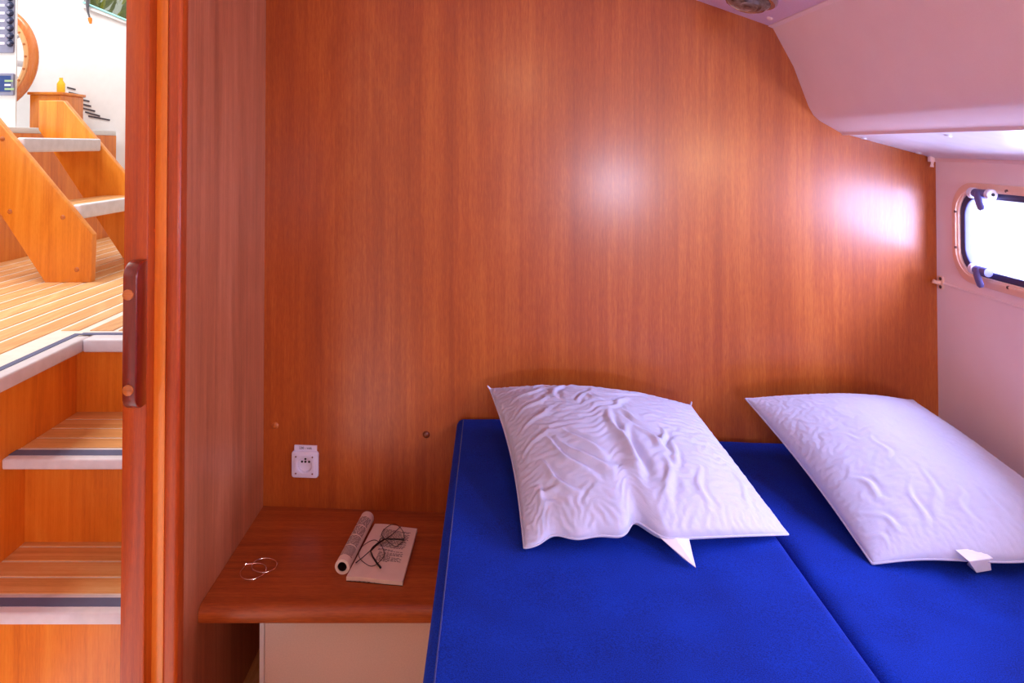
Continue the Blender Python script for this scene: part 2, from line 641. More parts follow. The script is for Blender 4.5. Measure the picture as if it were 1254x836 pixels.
# seam piping of the lining
zs = at_x(1152, 346, HX).z
put('seam', tube([(HX - 0.0005, AFT + 0.02, zs), (HX - 0.0005, by(HX) - 0.03, zs)], 0.0035, 8), M['hull'], hull)
zs2 = at_x(1205, 567, HX).z
put('seam', tube([(HX - 0.0005, AFT + 0.02, zs2), (HX - 0.0005, by(HX) - 0.03, zs2)], 0.0035, 8), M['hull'], hull)
def hull_window(name, W, Fr, screws):
    w = struct(name, plate([rrect(*Fr, 0.075), rrect(W[0] - 0.012, W[1] + 0.012, W[2] - 0.012, W[3] + 0.012, 0.06)], 0.009, Mh @ Matrix.Translation((0, 0, -0.009)), bevel=0.002), M['alu'], angle=40)
    m = 0.014
    put('frame_lip', plate([rrect(Fr[0] + m, Fr[1] - m, Fr[2] + m, Fr[3] - m, 0.066), rrect(Fr[0] + m + 0.005, Fr[1] - m - 0.005, Fr[2] + m + 0.005, Fr[3] - m - 0.005, 0.062)], 0.004, Mh @ Matrix.Translation((0, 0, -0.012))), M['alu'], w, smooth=False)
    put('rubber_seal', plate([rrect(W[0] - 0.013, W[1] + 0.013, W[2] - 0.013, W[3] + 0.013, 0.061), rrect(W[0] + 0.004, W[1] - 0.004, W[2] + 0.004, W[3] - 0.004, 0.05)], 0.022, Mh @ Matrix.Translation((0, 0, -0.004)), bevel=0.003), M['rubber'], w)
    put('pane', plate([rrect(W[0] - 0.005, W[1] + 0.005, W[2] - 0.005, W[3] + 0.005, 0.05)], 0.005, Mh @ Matrix.Translation((0, 0, 0.010))), M['pane'], w, smooth=False)
    for (y, z) in screws:
        put('screw', lathe([(0.0, -0.0125), (0.0035, -0.012), (0.004, -0.010), (0.004, -0.004)], Mh @ Matrix.Translation((y, z, 0)), 12), M['screw'], w)
    return w


mid = lambda a, b: 0.5 * (a + b)
sc_px = [(1172, 259), (1173, 303), (1196, 341), (1235, 352), (1233, 234)]
scr = [(p.y, p.z) for p in (at_x(x, y, HX - 0.009) for x, y in sc_px)]
scr = [(F1[1] - 0.017, z) if i < 2 else (y, z) for i, (y, z) in enumerate(scr)]
win = hull_window('window_1', W1, F1, scr + [(1.30, F1[3] - 0.009), (1.30, F1[2] + 0.009), (1.0, F1[3] - 0.009), (1.0, F1[2] + 0.009)])
hull_window('window_3', W3, (W3[0] - 0.035, W3[1] + 0.035, W3[2] - 0.03, W3[3] + 0.025), [(0.1, W3[3] + 0.018), (0.6, W3[3] + 0.018)])

# window catches: hinge block, barrel and swinging arm
def catch(px, py, down, name):
    c = at_x(px, py, HX - 0.014)
    a = put(name, tube([c + Vector((-0.006, 0.024, 0)), c + Vector((-0.006, -0.030, 0))], 0.011, 16), M['latch'], win)
    arm = [c + Vector((-0.014, 0.0, 0.004)), c + Vector((-0.017, -0.004, -0.008)), c + Vector((-0.016, -0.009, -0.022)), c + Vector((-0.014, -0.013, -0.034)), c + Vector((-0.013, -0.0145, -0.039))]
    put('lever', tube(arm, [0.010, 0.0115, 0.0115, 0.0115, 0.007], 14, flat=0.45, up=(1, 0, 0)), M['latch'], a)
    for d in ((0.027, -0.034) if down else (0.020,)):
        put('end_cap', tube([c + Vector((-0.006, d + 0.006, 0)), c + Vector((-0.006, d - 0.005, 0)), c + Vector((-0.006, d - 0.007, 0))], [0.0135, 0.0135, 0.011], 18), M['plastic'], a)
        if d < 0:
            put('cap_screw', tube([c + Vector((-0.006, d - 0.0065, 0)), c + Vector((-0.006, d - 0.0085, 0))], 0.0042, 12), M['black'], a)
    return a


catch(1204, 237, True, 'latch')
catch(1203, 331, False, 'latch')

# ---- rail under the side deck
zr = at_x(1200, 197, HX).z
rl = thing('curtain_rail', 'slim pinkish curtain rail along the top of the hull lining above the window', 'rail', (HX - 0.012, 1.0, zr))
put('track', box(HX - 0.016, HX - 0.001, AFT + 0.03, by(HX) - 0.012, zr - 0.005, zr + 0.008, 0.002), M['vinyl'], rl)
bm = box(HX - 0.028, HX - 0.012, by(HX) - 0.022, by(HX) - 0.008, zr - 0.006, zr + 0.010, 0.002)
tube([(HX - 0.02, by(HX) - 0.018, zr - 0.004), (HX - 0.021, by(HX) - 0.018, zr - 0.012), (HX - 0.022, by(HX) - 0.018, zr - 0.020)], [0.004, 0.0035, 0.005], 8, bm=bm)
put('end_hook', bm, M['vinyl'], rl)

# ---- sliding door with its handle, and the trims of the doorway
Yd = 1.40
xl, xr = at_y(150, 400, Yd).x, at_y(180, 400, Yd).x
door = struct('door_1', box(xl, xr, Yd, 1.93, FLOOR + 0.01, 0.56, 0.004), M['mahogany'])
hx0, hx1 = at_y(149.5, 400, 1.356).x, at_y(167, 400, 1.356).x
z1, z0 = at_y(160, 322, 1.356).z, at_y(160, 505, 1.356).z
pr, R = [], 0.030
for k in range(8):
    a = math.radians(90 * k / 7)
    pr.append((1.356 + R - R * math.sin(a), z1 - R + R * math.cos(a)))
for k in range(8):
    a = math.radians(90 * k / 7)
    pr.append((1.356 + R - R * math.cos(a), z0 + R - R * math.sin(a)))
pr += [(Yd - 0.001, z0), (Yd - 0.001, z1)]
h = put('grab_handle', plate([pr], hx1 - hx0, frame((hx0, 0, 0), (0, 1, 0), (0, 0, 1)), bevel=0.003), M['mahogany_dark'], door)
for py in (361, 478):
    c = at_y(156.5, py, 1.355)
    put('screw_cap', lathe([(0.0, 0.003), (0.007, 0.0026), (0.0105, 0.001), (0.0115, -0.004)], frame(c, (1, 0, 0), (0, 0, 1)), 20), M['plug'], h)
Yt = 1.43
xa, xb, xc_ = at_y(185, 400, Yt).x, at_y(203, 400, Yt).x, at_y(221, 400, Yt).x
struct('trim_2', box(xa, xb, Yt, Yt + 0.03, FLOOR, 0.57, 0.0015), M['mahogany_lit'])  # post face turned to the light, its brightness carried by the paler colour
bm = box(xb, xc_, Yt - 0.006, Yt + 0.03, FLOOR, 0.57, 0.007, 4)
struct('trim_3', bm, M['mahogany'])
struct('trim_4', box(xr, xa, Yt + 0.02, Yt + 0.04, FLOOR, 0.57), M['mahogany'], smooth=False)

# ================================================================== SALOON THROUGH THE DOORWAY
ZD = -0.553
SX = -1.20          # left side of the stairwell
# ---- saloon shell
FY = 4.25
wz = lambda px, py, y: at_y(px, py, y)
t1, t2 = wz(106, 5, FY), wz(152, 22, FY)
hole = [(t1.x, t1.z), (t2.x + 0.12, t2.z - 0.06), (t2.x + 0.12, 1.6), (t1.x, 1.6)]
Mf = frame((0, FY, 0), (1, 0, 0), (0, 0, 1))
struct('wall_saloon_far', plate([[(-4.2, -0.6), (-0.72, -0.6), (-0.72, 2.0), (-4.2, 2.0)], hole], 0.04, Mf @ Matrix.Translation((0, 0, -0.04))), M['gel'], smooth=False)
wn = struct('window_4', plate([[(hole[0][0] - 0.02, hole[0][1] - 0.02), (hole[1][0] + 0.02, hole[1][1] - 0.02), (hole[2][0] + .02, 1.62), (hole[3][0] - .02, 1.62)], hole], 0.03, Mf @ Matrix.Translation((0, 0, -0.0))), M['gel'], smooth=False)
put('pane', plate([hole], 0.006, Mf @ Matrix.Translation((0, 0, -0.03))), M['pane_tint'], wn, smooth=False)
put('sill_seal', tube([(hole[0][0], FY - 0.035, hole[0][1] + 0.004), (hole[1][0], FY - 0.035, hole[1][1] + 0.004)], 0.007, 6), plain('cyan_seal', lin(140, 206, 206), 0.4), wn)
struct('wall_saloon_left', box(-4.24, -4.2, -0.6, FY, -0.6, 2.0), M['gel'], smooth=False)
struct('wall_saloon_near', box(-4.2, -0.72, -0.64, -0.6, FLOOR, 2.0), M['gel'], smooth=False)
struct('wall_saloon_right', box(-0.72, -0.70, 2.05, FY, -0.6, 2.0), M['gel'], smooth=False)
bm = box(-1.75, -0.70, -0.6, FY, 0.95, 0.98)
struct('ceiling.003', bm, M['gel'], smooth=False)
# cockpit sole and the wooden front below it
EX = -2.33
struct('trim_5', box(EX - 0.02, EX, -0.6, FY - 0.04, ZD, 0.06), M['orange_z'], smooth=False)
struct('trim_6', box(-4.2, EX, -0.6, FY - 0.04, 0.06, 0.09, 0.004), M['gel'])

# ---- raised saloon floor, plank by plank
fl = struct('floor.001', box(EX, SX + 0.012, -0.6, FY, ZD - 0.04, ZD - 0.0012), M['caulk'], smooth=False)
bmx = box(SX + 0.012, -0.70, 1.99, FY, ZD - 0.04, ZD - 0.0012)
put('subfloor', bmx, M['caulk'], fl, smooth=False)
PW, GAP = 0.086, 0.016
x = EX + 0.004
while x < -0.80:
    x1 = min(x + PW - GAP, -0.71)
    y0 = 0.6 if x1 < SX - 0.035 else 2.05
    if not (x1 >= SX - 0.035 and x < SX - 0.035):
        put('plank', box(x, x1, y0, FY - 0.05, ZD - 0.006, ZD + 0.001 + random.random() * 0.0008, 0.0008, 1), M['teak_y'], fl, smooth=False)
    else:
        put('plank', box(x, SX - 0.04, y0, FY - 0.05, ZD - 0.006, ZD + 0.001, 0.0008, 1), M['teak_y'], fl, smooth=False)
    x += PW
# white edging of the stairwell with a dark inlaid strip
e1 = put('nosing', box(SX - 0.030, SX + 0.032, 0.6, 1.985, ZD - 0.034, ZD + 0.003, 0.006, 3), M['nosing'], fl)
put('grip_strip', box(SX - 0.024, SX - 0.004, 0.6, 2.003, ZD + 0.003, ZD + 0.0045), M['strip'], e1, smooth=False)
e2 = put('nosing', box(SX + 0.033, -0.72, 1.945, 2.03, ZD - 0.034, ZD + 0.003, 0.006, 3), M['nosing'], fl)
put('grip_strip', box(SX - 0.004, -0.72, 1.992, 2.012, ZD + 0.003, ZD + 0.0045), M['strip'], e2, smooth=False)

# ---- stairs up from the cabin
st = thing('staircase', 'honey wood stairs with white edged planked treads beyond the sliding door', 'stairs', (-0.98, 1.7, FLOOR))
put('side_panel', box(SX - 0.02, SX, 0.5, 1.99, FLOOR, ZD - 0.034), M['orange_z'], st, smooth=False)
steps = [(1.494, 1.785, -1.013), (1.676, 1.990, -0.766)]
risers = (1.515, 1.762)
for i, (ya, yb, z) in enumerate(steps):
    put('riser', box(SX, -0.765, risers[i], risers[i] + 0.016, FLOOR if i == 0 else steps[0][2], z - 0.03), M['orange_z'], st, smooth=False)
    t = put('tread', box(SX, -0.765, ya + 0.05, yb, z - 0.03, z - 0.0012), M['caulk'], st, smooth=False)
    y = ya + 0.070
    while y < yb - 0.012:
        y1 = min(y + 0.053, yb - 0.004)
        put('plank', box(SX + 0.002, -0.766, y, y1, z - 0.005, z + 0.0006, 0.0004, 1), M['teak_x'], t, smooth=False)
        y += 0.0605
    n = put('nosing', box(SX - (0.0 if i == 0 else 0.0), -0.765, ya, ya + 0.064, z - 0.024, z + 0.002, 0.005, 3), M['nosing'], st)
    put('grip_strip', box(SX + 0.002, -0.765, ya + 0.021, ya + 0.050, z + 0.0019, z + 0.003), M['strip'], n, smooth=False)
put('riser', box(SX, -0.765, 1.976, 1.99, steps[1][2], ZD - 0.034), M['orange_z'], st, smooth=False)

# ---- companionway ladder
ld = thing('companionway_ladder', 'broad wooden ladder with white edged treads climbing left from the planked saloon floor', 'ladder', (-1.9, 3.06, ZD))


def stringer(y, th):
    front = lambda z: -1.623 - (z + 0.354) / 1.18
    rear = lambda z: -1.81 - (z + 0.553) / 1.50
    pl = [(-1.81, ZD + 0.001), (-1.625, ZD + 0.001), (-1.620, -0.36), (front(0.22), 0.22), (-2.23, 0.22), (-2.23, rear(0) and -1.81 * 0 + 0.077)]
    pl[5] = (-2.23, -0.553 + (2.23 - 1.81) * 1.50)
    return plate([pl], th, frame((0, y + th, 0), (1, 0, 0), (0, 0, 1)), bevel=0.004)


for y in (2.76, 3.34):
    s = put('stringer', stringer(y, 0.034), M['orange_d'], ld)
    for (px, py) in ((3, 170), (12, 259), (77, 266), (94, 330)):
        c = at_y(px, py, 2.76)
        put('screw_cap', lathe([(0.0, 0.003), (0.007, 0.0025), (0.010, 0.0005), (0.010, -0.004)], frame((c.x, y - 0.0005, c.z), (1, 0, 0), (0, 0, 1)), 12), M['plug'], s)
for z in (-0.262, 0.012):
    fx = -1.623 - (z + 0.354) / 1.18 + 0.012
    t = put('tread', box(fx - 0.22, fx - 0.03, 2.794, 3.34, z - 0.03, z + 0.012), M['caulk'], ld, smooth=False)
    k = fx - 0.215
    while k < fx - 0.06:
        put('plank', box(k, k + 0.052, 2.794, 3.34, z + 0.012, z + 0.018, 0.0006, 1), M['teak_y'], t, smooth=False)
        k += 0.060
    put('nosing', box(fx - 0.035, fx, 2.794, 3.34, z - 0.040, z + 0.020, 0.008, 3), M['nosing'], ld)

# ---- helm console, switch panel, display and wheel
KY = 3.36
kx = at_y(20, 60, KY).x
cs = tag(struct('trim_7', box(kx - 0.75, kx, KY, KY + 0.008, 0.09, 1.25, 0.001), M['gel']))
pa, pb = at_y(-26, -28, KY), at_y(18, 65, KY)
sp = thing('switch_panel', 'grey blue panel with a column of dark round switches on the white helm console', 'panel', (mid(pa.x, pb.x), KY, pb.z))
put('face_plate', plate([rrect(pa.x, pb.x, pb.z, pa.z, 0.008)], 0.01, frame((0, KY - 0.0, 0), (1, 0, 0), (0, 0, 1)), bevel=0.002), M['panel'], sp)
for py in (-13, -3, 6.5, 16, 25.3, 34.5, 44, 53):
    c = at_y(12.6, py, KY - 0.010)
    k = put('knob', lathe([(0.0175, -0.001), (0.0175, 0.004), (0.012, 0.012), (0.0, 0.013)], frame(c, (1, 0, 0), (0, 0, 1)), 18), M['knob'], sp)
    put('cap', lathe([(0.008, 0.012), (0.007, 0.0165), (0.0, 0.0165)], frame(c, (1, 0, 0), (0, 0, 1)), 12), M['panel'], k)
    put('marking', box(c.x - 0.052, c.x - 0.028, KY - 0.0112, KY - 0.0099, c.z - 0.006, c.z + 0.006), M['plastic'], sp, smooth=False)
da, db = at_y(-30, 90, KY), at_y(18.5, 117, KY)
dp = thing('instrument_display', 'small blue instrument display below the switch panel on the white console', 'display', (mid(da.x, db.x), KY, db.z))
put('bezel', plate([rrect(da.x, db.x, db.z, da.z, 0.006)], 0.014, frame((0, KY, 0), (1, 0, 0), (0, 0, 1)), bevel=0.002), M['panel'], dp)
scn = put('screen', box(da.x + 0.01, db.x - 0.012, KY - 0.0155, KY - 0.012, db.z + 0.018, da.z - 0.012), M['display'], dp, smooth=False)
for i in range(3):
    c = at_y(13, 99 + i * 5, KY - 0.0165)
    put('reading', box(c.x - 0.03, c.x + (0.012, 0.0, 0.016)[i], KY - 0.0165, KY - 0.0154, c.z - 0.005, c.z + 0.005), M['beam'] if i != 1 else M['plastic'], scn, smooth=False)

WY = 3.86
wc = at_y(-22, 70, WY)
Rw = (47 + 22) / F * WY - 0.030
hw = thing('helm_wheel', 'varnished wooden helm wheel half hidden behind the white console', 'wheel', (wc.x, WY, wc.z - Rw))
pts = [wc + Vector((Rw * math.cos(2 * math.pi * k / 64), 0, Rw * math.sin(2 * math.pi * k / 64))) for k in range(64)]
put('rim', tube(pts, 0.032, 12, cyclic=True, flat=0.8, up=(0, 1, 0)), M['helm'], hw)
pts = [wc + Vector(((Rw - 0.020) * math.cos(2 * math.pi * k / 64), -0.018, (Rw - 0.020) * math.sin(2 * math.pi * k / 64))) for k in range(64)]
rin = put('inner_ring', tube(pts, 0.017, 8, cyclic=True, up=(0, 1, 0)), M['helm_in'], hw)
for k in range(24):
    a = 2 * math.pi * k / 24
    c = wc + Vector(((Rw - 0.02) * math.cos(a), -0.035, (Rw - 0.02) * math.sin(a)))
    put('plug', lathe([(0.0, 0.002), (0.006, 0.0015), (0.008, -0.003)], frame(c, (1, 0, 0), (0, 0, 1)), 8), M['plug'], rin)
for k in range(6):
    a = math.pi / 6 + k * math.pi / 3
    put('spoke', tube([wc + Vector((0.04 * math.cos(a), 0.01, 0.04 * math.sin(a))), wc + Vector(((Rw - 0.01) * math.cos(a), 0, (Rw - 0.01) * math.sin(a)))], 0.008, 8), M['chrome'], hw)
put('hub', lathe([(0.0, 0.02), (0.035, 0.016), (0.05, 0.0), (0.05, -0.02)], frame(wc, (1, 0, 0), (0, 0, 1)), 20), M['chrome'], hw)
put('shaft', tube([wc, wc + Vector((0, FY - 0.05 - WY, 0))], 0.02, 10), M['chrome'], hw)

# ---- louvred vent on the far wall
vt = thing('louvre_vent', 'slatted air vent of slanting dark slots low on the far white saloon wall', 'vent', tuple(at_y(108, 146, FY)))
for i, (xa_, ya_, xb_, yb_) in enumerate([(82, 107, 92, 109.5), (84, 113, 104, 118), (86, 119, 109, 124), (88, 124.5, 111, 130), (96, 131, 116, 136), (104, 137, 122, 142), (108, 142, 134, 147)]):
    a, b = at_y(xa_, ya_, FY - 0.005), at_y(xb_, yb_, FY - 0.005)
    n = Vector((0, 0, 0.0045))
    bm = bmesh.new()
    vs = [a - n, b - n, b + n, a + n]
    A = [bm.verts.new(v) for v in vs]
    B = [bm.verts.new(v + Vector((0, 0.006, 0))) for v in vs]
    bm.faces.new(A); bm.faces.new(B[::-1])
    for k in range(4): bm.faces.new((A[k], A[(k + 1) % 4], B[(k + 1) % 4], B[k]))
    put('slot', bm, M['slot'], vt, smooth=False)

# ---- honey wood locker behind the ladder top
la, lb = at_y(36, 150, 3.9), at_y(74, 116, 3.9)
lk = thing('wooden_locker', 'low honey wood locker on the cockpit sole behind the ladder top', 'locker', (mid(la.x, lb.x), 4.0, 0.09))
put('body', box(la.x, lb.x, 3.9, 4.12, 0.091, lb.z, 0.004), M['orange_z'], lk)
put('lid', box(la.x - 0.01, lb.x + 0.01, 3.89, 4.13, lb.z, lb.z + 0.016, 0.004), M['orange_z'], lk)
pa_ = at_y(84, 104, 4.19)
tag(put('yellow_bottle', lathe([(0.0, 0.0), (0.020, 0.0), (0.022, 0.01), (0.022, 0.055), (0.010, 0.075), (0.010, 0.09), (0.0, 0.09)], Matrix.Translation((at_y(81, 105, 4.0).x - 0.03, 4.0, lb.z + 0.0165)), 14), plain('yellow_plastic', lin(240, 206, 40), 0.4), base=True), 'tiny yellow bottle standing on the honey wood locker', 'bottle')

# ---- hanging strap with orange tip by the far window
a, b, c_ = at_y(108, -12, FY - 0.048), at_y(107, 8, FY - 0.048), at_y(110, 22, FY - 0.048)
hs = thing('hanging_strap', 'dark grey strap with an orange tip hanging beside the far saloon window', 'strap', tuple(a))
put('webbing', tube([Vector((a.x, a.y, 1.58)), a, b, at_y(108, 16, FY - 0.048), c_], [0.018, 0.018, 0.014, 0.010, 0.009], 8, flat=0.5), M['grey_cloth'], hs)
put('tip', tube([c_, at_y(110.5, 25, FY - 0.048), at_y(111, 29, FY - 0.048)], [0.012, 0.012, 0.007], 8), M['orange_tip'], hs)

# ---- plant outside the far window
pc = at_y(132, 4, 6.0)
sh = thing('leafy_shrub', 'yellow green leafy shrub outside the far saloon window', 'shrub', (pc.x, 6.0, -0.6))
put('stem', tube([(pc.x, 6.05, -0.6), (pc.x + 0.05, 6.05, 0.3), (pc.x, 6.0, 1.0)], [0.05, 0.04, 0.02], 8), M['plug_dark'], sh)
lm = bmesh.new()
L = [(0, 0, 0), (0.03, 0.06, 0.01), (0.035, 0.13, 0.015), (0.0, 0.24, 0.0), (-0.035, 0.13, 0.015), (-0.03, 0.06, 0.01)]
vs = [lm.verts.new(v) for v in L]
mdl = lm.verts.new((0, 0.12, -0.008))
for k in range(6): lm.faces.new((vs[k], vs[(k + 1) % 6], mdl))
leaf_me, leaf_me2 = bpy.data.meshes.new('leaf'), bpy.data.meshes.new('leaf_yellow')
lm.to_mesh(leaf_me); lm.to_mesh(leaf_me2); lm.free()
leaf_me.materials.append(M['leaf']); leaf_me2.materials.append(M['leaf2'])
rr = random.Random(3)
for k in range(150):
    o = bpy.data.objects.new('leaf', leaf_me if rr.random() < 0.6 else leaf_me2)
    link(o, sh)
    o.location = (rr.uniform(-0.5, 0.5), rr.uniform(-0.2, 0.35), rr.uniform(1.25, 2.4))
    o.rotation_euler = (rr.uniform(0.3, 2.2), rr.uniform(-0.8, 0.8), rr.uniform(0, 6.28))
    s = rr.uniform(0.8, 1.35)
    o.scale = (s, s, s)

# ================================================================== CABIN FURNITURE
# ---- bed: plinth and two mattresses
XA, XS, XB = -0.106, 0.570, HX - 0.006
bed = thing('bed_base', 'wooden plinth under the two blue mattresses', 'bed', (0.55, 1.0, FLOOR))
put('box', box(XA + 0.02, XB, 0.25, 1.86, FLOOR, -0.935), M['cherry_side'], bed, smooth=False)


def mattress(x0, x1, y0, ya, yb, z0, z1, r, seed):
    """rounded cushion, back edge from ya (at x0) to yb (at x1), faint sag"""
    bm = bmesh.new()
    nx, ny = 40, 90

    def sec(t, n):
        return 0.5 - 0.5 * math.cos(math.pi * t) if False else t
    # profile positions with dense rounding at the rim
    def line(a, b, n):
        out = []
        for k in range(7):
            out.append(a + r * (1 - math.cos(math.radians(90 * k / 6))))
        for k in range(1, n):
            out.append(a + r + (b - a - 2 * r) * k / n)
        for k in range(7):
            out.append(b - r + r * math.sin(math.radians(90 * k / 6)))
        return out
    U = line(0, 1, nx)
    su, sv = x1 - x0, ya - y0
    us = line(0, su, nx)
    vs = line(0, sv, ny)
    drop = lambda t, L: r - math.sqrt(max(0, r * r - (r - min(t, L - t, r)) ** 2)) if min(t, L - t) < r else 0.0
    top = []
    for v in vs:
        row = []
        for u in us:
            q = (v / sv)
            y = y0 + v + (yb - ya) * (u / su) * q
            dz = max(drop(u, su), drop(v, sv))
            if min(u, su - u) < r and min(v, sv - v) < r:
                du, dv = r - min(u, su - u), r - min(v, sv - v)
                dz = r - math.sqrt(max(0, r * r - min(r * r, du * du + dv * dv)))
            w = 0.004 * noise.noise(Vector((u * 2.5 + seed, v * 2.5, seed))) + 0.0012 * noise.noise(Vector((u * 14, v * 14, seed)))
            row.append(bm.verts.new((x0 + u, y, z1 - dz + w * (1 - min(1, dz / r)))))
        top.append(row)
    for j in range(len(vs) - 1):
        for i in range(len(us) - 1):
            bm.faces.new((top[j][i], top[j][i + 1], top[j + 1][i + 1], top[j + 1][i]))
    ringt = top[0] + [row[-1] for row in top[1:]] + top[-1][-2::-1] + [row[0] for row in top[-2:0:-1]]
    rb = [bm.verts.new((v.co.x, v.co.y, z0)) for v in ringt]
    n = len(ringt)
    for k in range(n):
        bm.faces.new((ringt[k], ringt[(k + 1) % n], rb[(k + 1) % n], rb[k]))
    bm.faces.new(rb)
    return bm


ml = thing('mattress', 'left blue mattress beside the bedside table, under the tagged crumpled pillow', 'mattress', (0.23, 1.0, -0.93))
put('cushion', mattress(XA, XS, 0.22, by(XA) - 0.006, by(XS) - 0.006, -0.934, ZL, 0.022, 1.0), M['blue'], ml, angle=80)
put('seam', tube([(XA + 0.0195, 0.3 + k * 0.05, ZL - 0.0005) for k in range(34)], 0.0013, 6), M['blue_seam'], ml)
mr = thing('mattress', 'right blue mattress against the hull wall, under the smooth pillow', 'mattress', (0.9, 1.0, -0.93))
put('cushion', mattress(XS + 0.012, XB, 0.22, by(XS) - 0.010, by(XB) - 0.012, -0.934, ZR, 0.040, 5.0), M['blue'], mr, angle=80)


# ---- pillows
def inv_bilinear(p, q):
    """uv of pixel p inside quad q (TL, TR, FR, FL)"""
    u = v = 0.5
    for _ in range(30):
        A = np.array(q[0]) * (1 - u) * (1 - v) + np.array(q[1]) * u * (1 - v) + np.array(q[2]) * u * v + np.array(q[3]) * (1 - u) * v
        du = (np.array(q[1]) - np.array(q[0])) * (1 - v) + (np.array(q[2]) - np.array(q[3])) * v
        dv = (np.array(q[3]) - np.array(q[0])) * (1 - u) + (np.array(q[2]) - np.array(q[1])) * u
        d = np.linalg.solve(np.array([du, dv]).T, np.array(p) - A)
        u += d[0]; v += d[1]
    return u, v


def relax_cloth(B, nrm, exu, exv, hold, steps, k_found, k_bend, floor):
    """buckle a cloth grid that is a little too large for the stuffing under it (position based, plain numpy)"""
    P = B.copy()
    Vl = np.zeros_like(P)
    cons = []

    def batch(a, b, rest, st):
        cons.append((a, b, rest, st))
    H_, W_ = P.shape[:2]
    J, I = np.meshgrid(np.arange(H_), np.arange(W_), indexing='ij')

    def pairs(dj, di, ex, st, key):
        j0, i0 = J[max(0, -dj):H_ - max(0, dj), max(0, -di):W_ - max(0, di)].ravel(), I[max(0, -dj):H_ - max(0, dj), max(0, -di):W_ - max(0, di)].ravel()
        a = j0 * W_ + i0
        b = (j0 + dj) * W_ + i0 + di
        Bf = B.reshape(-1, 3)
        rest = np.linalg.norm(Bf[a] - Bf[b], axis=1) * (1 + 0.5 * (ex.ravel()[a] + ex.ravel()[b]))
        kk = key(j0, i0)
        for c in np.unique(kk):
            m_ = kk == c
            batch(a[m_], b[m_], rest[m_], st)
    exd = 0.5 * (exu + exv)
    pairs(0, 1, exu, 1.0, lambda j, i: i % 2)
    pairs(1, 0, exv, 1.0, lambda j, i: j % 2)
    pairs(1, 1, exd, 0.35, lambda j, i: j % 2)
    pairs(1, -1, exd, 0.35, lambda j, i: j % 2)
    pairs(0, 2, exu, k_bend, lambda j, i: (i // 2) % 2)
    pairs(2, 0, exv, k_bend, lambda j, i: (j // 2) % 2)
    free = (hold < 0.5).ravel()
    inv = np.where(free, 1.0, 0.0)
    Bf = B.reshape(-1, 3)
    nf = nrm.reshape(-1, 3)
    Pf = P.reshape(-1, 3).copy()
    Vf = np.zeros_like(Pf)
    for it in range(steps):
        old = Pf.copy()
        d = Pf - Bf
        dn_ = (d * nf).sum(1, keepdims=True)
        # stuffing: pushes back softly along the normal, hardly along the cloth
        Pf = Pf + (Vf * 0.90 - nf * dn_ * k_found - (d - nf * dn_) * (k_found * 0.15)) * free[:, None]
        for sub in range(2):
            for a, b, rest, st in cons:
                dd = Pf[b] - Pf[a]
                L_ = np.sqrt((dd * dd).sum(1)) + 1e-12
                wa, wb = inv[a], inv[b]
                ws = np.maximum(wa + wb, 1e-9)
                cor = dd * (st * (L_ - rest) / L_ / ws)[:, None]
                Pf[a] += cor * wa[:, None]
                Pf[b] -= cor * wb[:, None]
        Vf = Pf - old
    return Pf.reshape(P.shape)


